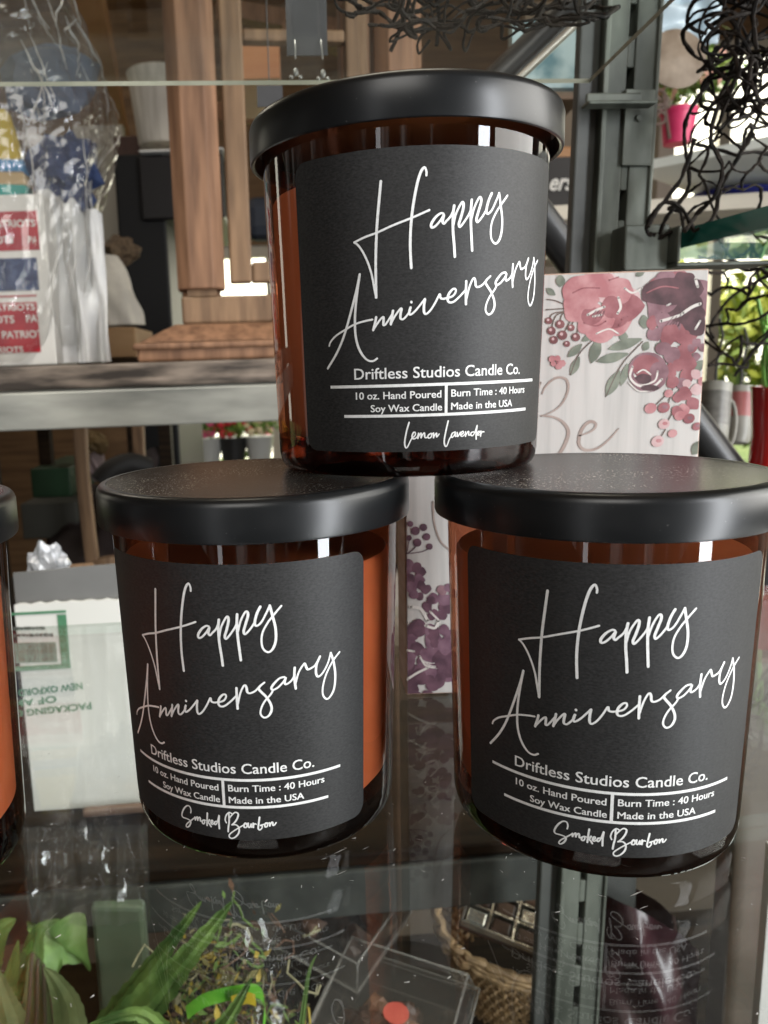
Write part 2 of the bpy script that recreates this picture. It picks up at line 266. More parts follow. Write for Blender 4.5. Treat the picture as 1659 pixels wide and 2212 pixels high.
# ------------------------------------------------------------------ materials
M = dict(
    lid=mat('black_lid_metal', (.007, .0078, .0085), .31, spec=.42, scale=(60, 60, 60), speck=((.12, .115, .11), 1300, .765)),
    lid_top=mat('dusty_black_lid_top', (.010, .0095, .009), .27, spec=.6, scale=(60, 60, 60), speck=((.80, .72, .62), 1500, .652)),
    paper=mat('black_label_paper', (.0100, .0098, .0097), .55, spec=.36, col2=(.032, .0315, .0313), scale=(1100, 1100, 2300), detail=6, lo=.32, hi=.80, bump=.05, bscale=3200),
    ink=mat('white_label_ink', (.86, .86, .85), .55, spec=.3, col2=(.76, .76, .74), scale=(900, 900, 900)),
    amber=clear_mat('amber_glass', (.685, .385, .275), .012, 1.5, 1.1),
    amber_base=clear_mat('amber_glass_base', (.16, .055, .03), .012, 1.5, 1.15, bump=.10, bscale=70),
    wax=mat('soy_wax', (.82, .63, .45), .6, col2=(.64, .45, .30), scale=(26, 26, 34), lo=.3, hi=.75, sss=.2),
    glass=clear_mat('shelf_glass', (.95, .965, .95), .004, 1.5, 1.05),
    glass_up=clear_mat('upper_shelf_glass', (.95, .97, .955), .004, 1.45, .32),
    glass_edge=mat('green_glass_edge', (.014, .10, .078), .15, spec=.6, col2=(.022, .16, .125), scale=(8, 8, 40)),
    glass_edge_clear=clear_mat('clear_glass_edge', (.86, .92, .89), .01, 1.5, .3),
    glass_edge_pale=mat('pale_glass_edge', (.20, .20, .15), .3, col2=(.33, .32, .25), scale=(30, 9, 9)),
    zinc=mat('zinc_plated_steel', (.050, .056, .045), .48, metal=.2, spec=.4, col2=(.135, .147, .122), scale=(60, 60, 16), detail=7, rvar=.08, bump=.05, bscale=300),
    black=mat('black_metal', (.02, .02, .02), .35, spec=.5, rvar=.05, col2=(.03, .03, .03)),
    dark=mat('near_black', (.006, .006, .006), .7),
    postgrey=mat('dark_painted_steel', (.05, .052, .048), .5, col2=(.075, .078, .07), scale=(8, 8, 30)),
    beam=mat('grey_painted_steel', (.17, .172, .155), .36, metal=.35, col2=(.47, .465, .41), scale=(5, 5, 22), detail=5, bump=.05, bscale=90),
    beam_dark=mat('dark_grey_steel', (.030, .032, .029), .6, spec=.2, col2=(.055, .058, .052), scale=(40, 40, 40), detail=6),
    board=mat('dark_stained_board', (.006, .0034, .0016), .6, spec=.12, col2=(.020, .0115, .0055), scale=(9, 90, 120), detail=6, bump=.3),
    oldwood=mat('weathered_board_edge', (.022, .015, .010), .65, col2=(.24, .19, .15), scale=(14, 40, 90), detail=8, lo=.38, hi=.66, bump=.5),
    cedar=mat('reddish_cedar', (.105, .048, .022), .65, col2=(.27, .140, .075), scale=(90, 90, 9), detail=8, lo=.3, hi=.7, bump=.5),
    cedar2=mat('tan_cedar', (.10, .055, .027), .65, col2=(.25, .15, .080), scale=(90, 90, 9), detail=8, lo=.3, hi=.7, bump=.5),
    carton=mat('white_carton', (.70, .70, .655), .75, col2=(.76, .76, .72), scale=(6, 6, 6)),
    carton_shade=mat('carton_shade_grey', (.17, .17, .165), .8, col2=(.13, .13, .125), scale=(14, 14, 14)),
    green_ink=mat('green_print', (.06, .20, .10), .7, col2=(.10, .26, .15), scale=(90, 90, 90)),
    green_pale=mat('pale_green_print', (.26, .36, .29), .7, col2=(.15, .23, .17), scale=(200, 1, 2)),
    black_ink=mat('black_print', (.06, .07, .06), .7, col2=(.16, .17, .15), scale=(300, 300, 300)),
    white=mat('white_paint', (.72, .71, .67), .5, col2=(.64, .63, .6), scale=(9, 9, 9)),
    signwhite=mat('whitewashed_board', (.54, .52, .495), .7, col2=(.40, .39, .37), scale=(300, 300, 14), detail=5, lo=.45, hi=.85, bump=.1),
    signedge=mat('bare_wood_edge', (.44, .27, .20), .7, col2=(.55, .38, .30), scale=(40, 40, 200)),
)
def wash(name, a, b, sc=160):
    def mute(h):
        c = [int(h[i:i + 2], 16) for i in (0, 2, 4)]; g = sum(c) / 3
        return ''.join('%02x' % int(g + (v - g) * .80) for v in c)
    a, b = mute(a), mute(b)
    return mat(name, a, .75, col2=b, scale=(sc, sc, sc), detail=5, lo=.38, hi=.66)
PR = [wash('rose_pink', 'b0666b', 'c68a8c'), wash('rose_deep', '8e4a50', 'a86469'), wash('plum_dark', '4a3035', '6b464c'), wash('mauve', '7d525b', '9b717a'),
      wash('leaf_grey', '646b5c', '868d7c'), wash('stem_brown', '5a4a42', '6d5c52'), wash('berry', '6e3a3c', '8d5353'), wash('blush', 'c39a9a', 'd2b4b2'),
      wash('cream', 'd9d3cb', 'cfc8c0'), wash('taupe', '9c877d', 'ad998f'), wash('violet', '4d2a3c', '74485b'), wash('violet_mid', '693f54', '8a6073')]

def face_map(a, b):
    return lambda p: None

# ------------------------------------------------------------------ the lower glass shelf and what holds it
def slab(name, x0, x1, y0, y1, z1, t, label, edge='glass_edge'):
    root = empty(name, label, 'glass shelf', (0, 0, 0))
    mb = MB(); vs = [Vector((x, y + x * TY, z)) for z in (z1 - t, z1) for x, y in ((x0, y0), (x1, y0), (x1, y1), (x0, y1))]
    mb.add(vs, [(0, 3, 2, 1), (4, 5, 6, 7)], 0)
    mb.add(vs, [(0, 1, 5, 4), (1, 2, 6, 5), (2, 3, 7, 6), (3, 0, 4, 7)], 1)
    mb.build('glass_pane', [M['glass_up' if z1 > .1 else 'glass'], M[edge]], root)
    return root
slab('glass_shelf', -.45, .40, .075, .411, 0, .0055, 'clear glass shelf that the candle jars stand on', 'glass_edge_clear')
slab('glass_shelf', -.45, .150, .16, .411, .2640, .0020, 'clear glass shelf high above the candle jars', 'glass_edge_pale')

# dust and painted glints on the lower shelf
mb = MB()
for i in range(420):
    x = rnd.uniform(-.2, .2); y = rnd.uniform(.13, .26); a = rnd.uniform(0, 3.14); l = rnd.uniform(.0001, .0006) * (1.5 if i % 40 == 0 else 1); w = rnd.uniform(.00005, .00010)
    c, s_ = math.cos(a) * l, math.sin(a) * l; c2, s2 = -math.sin(a) * w, math.cos(a) * w
    mb.add([(x - c - c2, y - s_ - s2, .0003), (x + c - c2, y + s_ - s2, .0003), (x + c + c2, y + s_ + s2, .00045), (x - c + c2, y - s_ + s2, .0003)], [(0, 1, 2, 3)])
for px, py, l, a in ((735, 1838, .0022, .5), (790, 1832, .0012, .5), (738, 1885, .0016, .45), (1375, 1930, .0022, .35), (1390, 1960, .0014, .3), (1300, 1935, .0012, -.6), (700, 1855, .0010, .2)):  # these larger white slivers are painted glints on the glass
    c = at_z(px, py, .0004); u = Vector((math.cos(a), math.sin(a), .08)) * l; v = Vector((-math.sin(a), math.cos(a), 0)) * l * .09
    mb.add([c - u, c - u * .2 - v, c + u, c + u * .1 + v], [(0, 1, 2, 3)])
tag(mb.build('dust', mat('dust_and_glint_fleck', (.45, .44, .42), .9)), 'pale dust specks and painted glint slivers on the lower glass shelf', 'dust', kind='stuff')

# ------------------------------------------------------------------ candle jars
RT, RB, RL, H0, H1 = .041, .03885, .04463, .08705, .09819
def jr(z): return RB + (RT - RB) * z / H0
def on_jar(th, z, off): a = R(th); r = jr(z) + off; return (r * math.sin(a), -r * math.cos(a), z)
def sub(vs, fs, mx=2.0):
    return vs, fs
lid_prof = [(RL - .0012, H0 - .0002), (RL - .0012, H0 + .004), (.0005, H0 + .004), (.0005, H1 - .001)]
lb = MB()
lb.lathe([(0, H1 - .0004), (RL - .006, H1 - .0004), (RL - .0030, H1)], 128, k=1)
lb.lathe([(RL - .0030, H1), (RL - .0018, H1 - .0001), (RL - .0010, H1 - .0005), (RL - .0004, H1 - .0012), (RL, H1 - .0024), (RL, H0 + .0008), (RL - .0002, H0 + .0002), (RL - .0007, H0),
          (RL - .0013, H0 + .0003), (RL - .0016, H0 + .0015), (RL - .0016, H0 + .0050), (RT - .001, H0 + .006), (0, H0 + .006)], 128)
LID = lb
gb = MB()
prof = [(0, .0016), (RB - .010, .0014), (RB - .006, .0002), (RB - .0028, .0), (RB - .0012, .0006), (RB - .0004, .0020), (jr(.0045), .0045)]
gb.lathe(prof + [(jr(.0095), .0095)], 128, k=1)
gb.lathe([(jr(z), z) for z in (.0095, .02, .04, .06, H0 - .004, H0 + .004)], 128, k=0)
WAX = MB().lathe([(0, .0098), (RB - .0040, .0098), (jr(.014) - .0022, .0125), (jr(.076) - .0022, .076), (jr(.078) - .003, .0772), (.01, .0768), (0, .0766)], 96)
lab = MB(); NT, NZ = 72, 40; T0, Z0, Z1, RC = 58.7, 7.0, 81.6, 3.6
def label_pt(u, v):
    z = Z0 + (Z1 - Z0) * v; k = 0.0
    dz = max(Z0 + RC - z, z - (Z1 - RC), 0)
    if dz > 0: k = RC - math.sqrt(max(RC * RC - dz * dz, 0))
    t = (2 * u - 1) * (T0 - k / .698)
    return on_jar(t, z / 1000, .00012)
vv = [0, .004, .01, .02, .034, .05] + [.05 + .9 * i / 20 for i in range(1, 20)] + [.95, .966, .98, .99, .996, 1]
lab.sheet(lambda u, v: label_pt(u, vv[round(v * (len(vv) - 1))]), NT, len(vv) - 1)
def strokes(mb, enc, w0, w1=None):
    for s in enc.split(';'):
        p = [Vector((float(a) * .698, float(b))) for a, b in (q.split(',') for q in s.split())]
        c = spline(p, 7); ws = []
        for i in range(len(c)):                      # a pen: heavier on the downstroke
            t = c[min(i + 1, len(c) - 1)] - c[max(i - 1, 0)]
            ws.append(w0 * (1.0 + (.28 if t.y < 0 and abs(t.y) > abs(t.x) else .0)))
        ws = [sum(ws[max(0, i - 3):i + 4]) / len(ws[max(0, i - 3):i + 4]) for i in range(len(ws))]
        vs, fs = ribbon(c, ws)
        strokes.n += 1
        mb.add([on_jar(x / .698, z / 1000, .00022 + .000003 * (strokes.n % 9)) for x, z in vs], fs)
strokes.n = 0
def row(mb, txt, t0, t1, z, cap, bold=.011):
    vs, fs, w = text2d(txt, 0.0)                       # struck twice, a hair apart, for the heavy face
    for k, (dx, dz) in enumerate(((-.07, -.02), (.07, -.02), (-.07, .03), (.07, .03))):
        mb.add([on_jar(t0 + (t1 - t0) * x + dx, (z + cap * y + dz) / 1000, .00023 + .000004 * k) for x, y in vs], fs)
def bar(mb, t0, t1, z0, z1, off=.00025):
    n = max(2, int((t1 - t0) / 2)); mb.sheet(lambda u, v: on_jar(t0 + (t1 - t0) * u, (z0 + (z1 - z0) * v) / 1000, off), n, 1)
let = MB()
strokes(let, HAPPY, .52); strokes(let, ANNIVERSARY, .50)
row(let, 'Driftless Studios Candle Co.', -34.6, 34.9, 26.05, 2.95)
row(let, '10 oz. Hand Poured', -34.2, -1.9, 20.85, 1.95); row(let, 'Soy Wax Candle', -28.4, -1.6, 17.55, 1.9)
row(let, 'Burn Time : 40 Hours', 2.0, 39.0, 20.95, 1.95); row(let, 'Made in the USA', 2.0, 30.6, 17.6, 1.9)
bar(let, -45.1, 46.2, 23.85, 24.6); bar(let, -39.4, 40.6, 16.1, 16.85); bar(let, -.55, .55, 16.85, 23.85)
sc1 = MB(); strokes(sc1, LEMON_LAVENDER, .33)
sc2 = MB(); strokes(sc2, SMOKED_BOURBON, .38)

def jar(label, loc, rz):
    r = empty('candle_jar', label, 'candle', loc, R(rz), 'amber candle jars with black lids')
    return r
J1 = jar('amber candle jar reading Smoked Bourbon, beside the white carton', (-.01276, .22862, .0003), -13.4)
parts = [LID.build('lid', [M['lid'], M['lid_top']], J1, smooth=True), gb.build('glass_body', [M['amber'], M['amber_base']], J1, smooth=True), WAX.build('wax', M['wax'], J1, smooth=True)]
lb1 = lab.build('label', M['paper'], J1, smooth=True)
let1 = let.build('lettering', M['ink'], lb1); sb1 = sc2.build('scent_lettering', M['ink'], lb1)
lemon_mesh = None
def copy_jar(label, loc, rz, scent=None):
    r = jar(label, loc, rz)
    for p in parts: c = p.copy(); COL.objects.link(c); c.parent = r
    l = lb1.copy(); COL.objects.link(l); l.parent = r
    c = let1.copy(); COL.objects.link(c); c.parent = l
    if scent is None: c = sb1.copy(); COL.objects.link(c); c.parent = l
    else: scent.build('scent_lettering', M['ink'], l)
    return r
copy_jar('amber candle jar reading Smoked Bourbon, in front of the red vase', (.08267, .21564, .0003), -13.1)
copy_jar('amber Lemon Lavender candle jar standing on two black lids', (.03383, .24645, H1 + .0006), 7.5, sc1)
copy_jar('amber candle jar with orange wax, label turned out of sight', (-.1190, .200, .0003), -108)

# ------------------------------------------------------------------ flowered block sign
def sgn(px, py): p = at(2000 / 1.82278 + px / 1.62 / 1.82278, 950 / 1.82278 + py / 1.62 / 1.82278, .296); return Vector((p.x, p.z))
def sgn2(px, py): p = at((1500 + px / 1.0886) / 1.82278, (1800 + py / 1.0886) / 1.82278, .296); return Vector((p.x, p.z))
sg = empty('block_sign', 'whitewashed wooden block sign painted with roses and the word Be', 'sign', (.095, .296, 0))
mb = MB(); mb.box((-.055, 0, .0004), (.0552, .022, .1588), k=1); mb.box((-.0546, -.0004, .0008), (.0548, .0004, .1584), k=0)
mb.build('board', [M['signwhite'], M['signedge']], sg, bevel=.0006)
fl = MB(); fl.n = 0
def put(vs, fs, k, f=sgn):
    fl.n += 1
    fl.add([(v.x - .095, -.0006 - .0000009 * fl.n, v.y) for v in vs], fs, k)
def inside(p): return -.0545 < p.x - .095 < .0547 and .001 < p.y < .1583
def clampv(v): return Vector((min(max(v.x, .0406), .1496), min(max(v.y, .001), .1582)))
def blob(poly, k, f=sgn, jit=.0, n=4):
    pts = spline([(*f(*p), 0) for p in poly + [poly[0]]], n)[:-1]
    q = [clampv(Vector((p.x + rnd.uniform(-1, 1) * jit, p.y + rnd.uniform(-1, 1) * jit))) for p in pts]
    c = sum(q, Vector((0, 0))) / len(q)
    put([c] + q, [(0, i + 1, (i + 1) % len(q) + 1) for i in range(len(q))], k)
def disc(c, r, k, f=sgn, ry=None, rot=0):
    ry = ry or r; blob([(c[0] + r * math.cos(a) * math.cos(rot) - ry * math.sin(a) * math.sin(rot), c[1] + r * math.cos(a) * math.sin(rot) + ry * math.sin(a) * math.cos(rot)) for a in (i * math.pi / 5 for i in range(10))], k, f, n=2)
def pen(pts, w, k, f=sgn, ws=None):
    c = [Vector(v.xy) for v in spline([(*f(*p), 0) for p in pts], 6)]
    c = [clampv(v) for v in c]
    n = len(c); s_ = (f(100, 0) - f(0, 0)).length / 100
    put(*ribbon(c, [s_ * (w if not ws else ws[0] + (ws[1] - ws[0]) * math.sin(math.pi * i / (n - 1))) for i in range(n)]), k)
def leaf(a, b, w, k=4, f=sgn):
    a, b = Vector(a), Vector(b); d = b - a; q = Vector((-d.y, d.x)).normalized() * w
    blob([tuple(a), tuple(a + d * .25 + q * .75), tuple(a + d * .55 + q), tuple(a + d * .85 + q * .5), tuple(b), tuple(a + d * .85 - q * .45), tuple(a + d * .55 - q * .9), tuple(a + d * .25 - q * .7)], k, f)
def petals(c, r, n, k1, k2, seed, f=sgn):
    rr = random.Random(seed)
    for i in range(n):
        a = 2 * math.pi * i / n + rr.uniform(-.3, .3); d = r * rr.uniform(.45, .75); s_ = r * rr.uniform(.34, .52)
        x, y = c[0] + d * math.cos(a), c[1] + d * math.sin(a)
        blob([(x + s_ * rr.uniform(.75, 1.15) * math.cos(b), y + s_ * rr.uniform(.75, 1.15) * math.sin(b)) for b in (j * math.pi / 4 for j in range(8))], k1 if rr.random() < .6 else k2, f)
for a, b, w in (((330, 295), (330, 210), 32), ((240, 300), (300, 345), 22), ((465, 640), (560, 580), 22), ((375, 740), (470, 655), 26), ((395, 858), (452, 735), 27), ((525, 782), (580, 615), 38), ((730, 640), (735, 575), 30),
                ((632, 690), (852, 622), 34), ((555, 768), (765, 716), 32), ((622, 990), (708, 822), 38), ((715, 925), (760, 780), 24), ((1160, 845), (1240, 760), 34), ((1170, 1362), (1230, 1270), 36), ((810, 225), (870, 180), 22), ((935, 700), (985, 640), 26), ((860, 700), (890, 640), 24), ((870, 560), (860, 470), 36)): leaf(a, b, w)
for s in ([(245, 372), (300, 380), (370, 410)], [(240, 438), (330, 432), (430, 428)], [(620, 990), (720, 790), (855, 640)], [(395, 850), (450, 720), (550, 620)], [(258, 510), (290, 460), (420, 445)], [(330, 510), (350, 460), (425, 448)], [(275, 560), (310, 470), (425, 440)], [(345, 600), (400, 500), (428, 450)], [(400, 550), (420, 490), (430, 450)], [(430, 610), (445, 540), (440, 470)], [(1000, 985), (920, 1060)], [(1050, 930), (1020, 1030)], [(1045, 1090), (1020, 1140)], [(1000, 1200), (970, 1250)]): pen(s, 7, 5)
petals((610, 410), 235, 9, 0, 7, 3); petals((640, 400), 190, 8, 0, 1, 5); petals((1070, 400), 230, 10, 3, 1, 8); petals((1090, 370), 185, 9, 2, 3, 9); petals((980, 560), 110, 5, 3, 1, 4)
blob([(350, 365), (345, 300), (400, 235), (480, 218), (590, 205), (600, 260), (560, 330), (470, 390), (430, 400)], 0)
blob([(850, 380), (860, 290), (960, 240), (1090, 240), (1140, 300), (1150, 380), (1040, 410), (930, 400)], 2); blob([(1090, 500), (1150, 440), (1240, 440), (1243, 590), (1150, 590)], 2)
disc((655, 420), 62, 1, ry=72); disc((1180, 400), 60, 2)
for s, w in (([(505, 470), (560, 440), (610, 420)], 16), ([(540, 480), (590, 470)], 14), ([(700, 360), (715, 420), (695, 460)], 16), ([(970, 510), (1040, 490), (1100, 470)], 18), ([(1000, 560), (1060, 540)], 14), ([(1110, 460), (1170, 420), (1220, 400)], 20), ([(1190, 560), (1220, 510)], 14), ([(740, 300), (790, 330), (850, 300)], 12), ([(560, 590), (640, 560), (700, 590)], 10), ([(1190, 240), (1205, 290)], 18), ([(1010, 410), (1030, 400)], 12)): pen(s, w, 8)
for i in range(7): pen([(530 + 12 * i, 480 + (i % 3) * 6), (560 + 9 * i, 440 + (i % 2) * 8)], 4, 2); pen([(1000 + 14 * i, 540 + (i % 3) * 10), (1050 + 10 * i, 480 + (i % 2) * 12)], 5, 2)
for s in ([(410, 330), (480, 300), (580, 300)], [(480, 520), (560, 540), (620, 510)], [(720, 500), (790, 450), (860, 420)], [(640, 250), (700, 230)], [(880, 330), (980, 290), (1080, 300)], [(700, 540), (760, 480)]): pen(s, 9, 1)
petals((1075, 660), 130, 6, 3, 1, 12); petals((1200, 690), 70, 4, 3, 2, 14); petals((1090, 840), 110, 6, 1, 3, 15); petals((1185, 900), 85, 4, 7, 0, 16); petals((1110, 1035), 90, 5, 0, 1, 17)
disc((890, 835), 128, 3, ry=128); disc((880, 800), 92, 1, ry=76); disc((960, 830), 62, 3)
for s, w in (([(790, 800), (775, 870), (830, 920), (920, 925), (975, 880)], 15), ([(800, 850), (850, 910), (930, 890), (950, 830)], 12), ([(820, 840), (860, 820), (905, 850)], 10), ([(765, 900), (830, 955), (920, 950)], 9)): pen(s, w, 8)
blob([(800, 870), (850, 845), (905, 860), (900, 900), (840, 910)], 2); disc((900, 935), 60, 2, ry=20)
for c, r in (((330, 530), 28), ((275, 572), 27), ((345, 600), 30), ((400, 553), 22), ((290, 630), 26), ((430, 612), 27), ((373, 655), 20), ((258, 508), 22)): disc(c, r, 6); disc((c[0] - r * .25, c[1] - r * .25), r * .35, 7)
for c, r, k in (((905, 1065), 40, 0), ((990, 1060), 40, 1), ((1020, 970), 30, 0), ((1090, 1112), 36, 0), ((1150, 1130), 38, 1), ((1200, 1180), 30, 1), ((990, 1165), 38, 7), ((1045, 1225), 31, 0), ((950, 1275), 42, 7)): disc(c, r, k, ry=r * .82, rot=-.5); disc((c[0] + 6, c[1] - 4), r * .45, 3 if k == 1 else 0, ry=r * .3)
petals((310, 770), 48, 5, 0, 7, 20); disc((310, 770), 8, 1)
fl.build('rose_print', PR, sg); n0 = fl.n
# lower left of the sign, seen between the two lower jars
bb = fl = MB(); fl.n = 0
for c, r in (((147, 315), 19), ((125, 285), 13), ((182, 300), 16), ((195, 340), 16), ((155, 365), 18), ((120, 345), 12), ((207, 382), 14)): disc(c, r, 10, sgn2)
for s in ([(155, 375), (130, 400), (108, 412)], [(207, 390), (170, 405), (112, 412)], [(120, 355), (112, 400)]): pen(s, 4, 10, sgn2)
pen([(222, 190), (228, 280), (255, 360), (300, 400)], 8, 9, sgn2)
petals((140, 500), 62, 6, 10, 11, 31, sgn2); petals((165, 570), 55, 5, 11, 10, 32, sgn2); petals((240, 640), 60, 6, 10, 11, 33, sgn2); petals((280, 580), 45, 5, 11, 3, 34, sgn2); petals((170, 770), 75, 7, 11, 10, 35, sgn2); petals((255, 770), 60, 6, 10, 11, 36, sgn2)
petals((150, 870), 85, 8, 10, 11, 37, sgn2); petals((250, 900), 95, 8, 11, 10, 38, sgn2); petals((180, 985), 75, 7, 10, 10, 39, sgn2); petals((320, 850), 100, 8, 11, 10, 40, sgn2); petals((420, 900), 110, 8, 3, 11, 41, sgn2)
disc((215, 612), 18, 10, sgn2); disc((215, 680), 18, 10, sgn2); leaf((110, 760), (165, 690), 20, 10, sgn2)
for s, w in (([(125, 640), (170, 650), (200, 700)], 14), ([(110, 825), (140, 830)], 10), ([(112, 950), (150, 925), (200, 900)], 11), ([(190, 720), (230, 730), (245, 700)], 12), ([(210, 660), (250, 700)], 9), ([(165, 850), (190, 890), (230, 900)], 8)): pen(s, w, 8, sgn2)
for i in range(6): pen([(165 + 8 * i, 860 + 6 * i), (200 + 7 * i, 880 + (i % 2) * 14)], 3, 8, sgn2)
bb.build('berry_print', PR, sg)
fl = MB(); fl.n = 4
pen([(215, 975), (235, 930), (280, 885), (330, 868), (372, 885), (382, 940), (355, 1015), (300, 1075), (208, 1118)], 9, 9, ws=(7, 17))
pen([(208, 1112), (290, 1122), (350, 1155), (382, 1210), (370, 1275), (330, 1348), (270, 1400), (190, 1420), (150, 1400)], 9, 9, ws=(9, 24))
pen([(205, 900), (150, 1080), (100, 1300), (60, 1420)], 14, 9)
pen([(450, 1240), (505, 1222), (548, 1195), (556, 1162), (520, 1150), (478, 1185), (452, 1250), (456, 1305), (500, 1332), (570, 1318), (640, 1265), (702, 1195)], 9, 9, ws=(8, 22))
fl.build('lettering', PR, sg)
# ------------------------------------------------------------------ showcase upright, brackets, side shelf
up = empty('slotted_upright', 'grey slotted steel upright behind the flowered block sign', 'shelf upright', (.1715, .4535, 0), YAW); up.rotation_euler.y = R(1.25); up.location.x += .0015
mb = MB()
mb.box((-.0115, 0, -.62), (.0018, .012, .62)); mb.box((.0060, 0, -.62), (.019, .012, .62)); mb.box((-.0122, -.0035, -.62), (-.0095, -.0002, .62)); mb.box((.0172, -.0015, -.62), (.0192, -.0002, .62))
step, sl, k0, prev = .0307, .0155, .2025, -.62
for b in sorted([k0 - step * i for i in range(27)] + [k0 + step * i for i in range(1, 14)]):
    if b > prev and b + sl < .62: mb.box((.0019, .0006, prev), (.0059, .0114, b)); prev = b + sl
mb.box((.0019, .0006, prev), (.0059, .0114, .62))
mb.build('channel', M['zinc'], up, bevel=.0006)
MB().box((-.011, .0122, -.61), (.0185, .0150, .61)).build('back_strip', M['dark'], up)
MB().box((-.0235, .002, -.62), (-.0124, .009, .62)).build('side_post', M['postgrey'], up, bevel=.001)
pl = MB(); pl.box((.0010, -.0022, .2300), (.0170, -.0002, .2680)); pl.tube([(.0085, -.0025, .2535), (.0085, -.0034, .2535)], .0018, 12); pl.build('bracket_plate', M['zinc'], up, bevel=.0007)

br = empty('shelf_bracket', 'bent steel bracket under the dark green glass shelf', 'bracket', (.191, .449, .185), YAW)
b2 = MB(); b2.box((-.016, -.012, -.011), (.008, .004, .012)); b2.box((.0085, -.020, -.0105), (.062, .002, -.0085)); b2.box((.0085, -.020, -.0085), (.0105, .002, .010)); b2.build('hook', M['zinc'], br, bevel=.0012)
br2 = empty('shelf_bracket', 'steel bracket holding the upper clear glass shelf at the upright', 'bracket', (.1715, .449, .2585), YAW)
b2 = MB(); b2.box((-.017, -.010, -.0015), (.020, -.0005, .0004)); b2.box((-.015, -.003, .0006), (.015, -.0005, .006)); b2.build('hook', M['zinc'], br2, bevel=.001)

# side shelf: its green edge runs from the upright toward the viewer
a = at_z(1388, 556, .1845); b = at_z(1700, 481, .1845); d = (b - a); d.z = 0; d.normalize(); nrm = Vector((d.y, -d.x, 0))
if nrm.x < 0: nrm = -nrm
p0 = a - d * .012; p1 = a + d * .30
ss = empty('glass_shelf', 'small glass shelf with dark green edge, right of the slotted upright', 'glass shelf', tuple(p0))
mb = MB(); q = [Vector((0, 0, 0)), p1 - p0, p1 - p0 + nrm * .30, nrm * .30]
vs = [v + Vector((0, 0, dz)) for dz in (0, .0095) for v in q]
for v in vs: pass
mb.add(vs, [(0, 1, 2, 3), (4, 5, 6, 7)], 0); mb.add(vs, [(0, 1, 5, 4), (1, 2, 6, 5), (2, 3, 7, 6), (3, 0, 4, 7)], 1)
mb.build('glass_pane', [M['glass'], M['glass_edge']], ss)

# ------------------------------------------------------------------ black twig netting
vine_m = mat('black_twig', (.0035, .0028, .0024), .75, spec=.2, col2=(.018, .012, .008), scale=(160, 160, 160), bump=.7, bscale=420)
def wander(rr, c, r, n, step):
    p = Vector([rr.gauss(0, .5) for _ in range(3)]); p = c + Vector((p.x * r[0], p.y * r[1], p.z * r[2])); d = Vector([rr.gauss(0, 1) for _ in range(3)]).normalized(); out = [p.copy()]
    ax = Vector([rr.gauss(0, 1) for _ in range(3)]).normalized(); k = rr.uniform(.25, .9)
    for i in range(n):
        d = (Matrix.Rotation(k * rr.uniform(.4, 1.3), 3, ax) @ d + Vector([rr.gauss(0, .25) for _ in range(3)])).normalized()
        off = p - c; e = Vector((off.x / r[0], off.y / r[1], off.z / r[2]))
        if e.length > 1: d = (d - Vector((e.x, e.y, e.z)) * .7).normalized()
        p = p + d * step; out.append(p.copy())
    return out
def twig(mb, rr, pts, r, n=5):
    "a strand of uneven thickness with swollen knots"
    c = spline(pts, n); s0 = rr.uniform(0, 50); rs = []
    for i, p in enumerate(c):
        q = 1 + .45 * mnoise.noise(Vector((s0 + i * .31, 0, 0))) + .35 * max(0, mnoise.noise(Vector((s0 + i * .9, 5, 0))) - .25) * 3
        rs.append(r * max(q, .45))
    k = .35 * r; mb.tube([p + Vector((mnoise.noise(Vector((s0, i * .6, 1))), mnoise.noise(Vector((s0, i * .6, 9))), mnoise.noise(Vector((s0, i * .6, 4))))) * k * 1.6 for i, p in enumerate(c)], rs, 6)
def net(mb, rr, frame, nu, nv, jit, r, drop=.12):
    "an open net of irregular six-sided cells; frame(u, v) is the surface it hangs on"
    pts = {}
    for j in range(nv + 1):
        for i in range(nu + 1):
            pts[i, j] = ((i + (.5 if j % 2 else 0) + rr.uniform(-jit, jit)) / nu, (j + (.22 if (i + j) % 2 else -.22) + rr.uniform(-jit, jit)) / nv)
    P3 = {k: frame(*v) for k, v in pts.items()}
    for (i, j), p in P3.items():
        nb = [(i + 1, j)] + ([(i, j + 1)] if (i + j) % 2 else []) + ([(i + (1 if j % 2 else -1), j + 1)] if rr.random() < .22 else [])
        for q in nb:
            if q in P3 and rr.random() > drop:
                b_ = P3[q]; L = (b_ - p).length; m = p.lerp(b_, .5) + Vector([rr.uniform(-.16, .16) * L for _ in range(3)])
                twig(mb, rr, [p, m, b_], r * rr.uniform(.7, 1.3), 6)
mb = MB(); rr = random.Random(4)
def drape(Y, bulge):
    def f(u, v):
        xl = 1500 + 60 * math.sin(v * 3.0) - 118 * v * v; x = xl + (1720 - xl) * u; y = -30 + 535 * v + 26 * u * (1 - v)
        p = at(x, y, Y + bulge * math.sin(u * 3.1) * math.sin(v * 3.1) * -1 + .02 * u); return p
    return f
net(mb, rr, drape(.435, .035), 6, 11, .32, .00072, .16); net(mb, rr, drape(.455, .012), 3, 6, .36, .00070, .30)
for s in ([(1500, 300), (1478, 370), (1440, 430), (1405, 470), (1398, 500), (1415, 508)], [(1530, 180), (1490, 240), (1478, 300), (1488, 400), (1440, 470), (1425, 505)], [(1550, 230), (1535, 300), (1560, 360), (1545, 420), (1500, 470), (1480, 500)], [(1400, 490), (1430, 440), (1470, 450), (1500, 500)], [(1640, 250), (1600, 330), (1560, 400), (1540, 470), (1500, 500)]):
    Yb = rr.uniform(.41, .445); twig(mb, rr, [at(x, y, Yb + rr.uniform(-.008, .008)) for x, y in s], .00105, 8)
for i in range(13): twig(mb, rr, wander(rr, at(1645, 120, .44), (.026, .022, .042), 10, .012), rr.uniform(.0006, .0011))
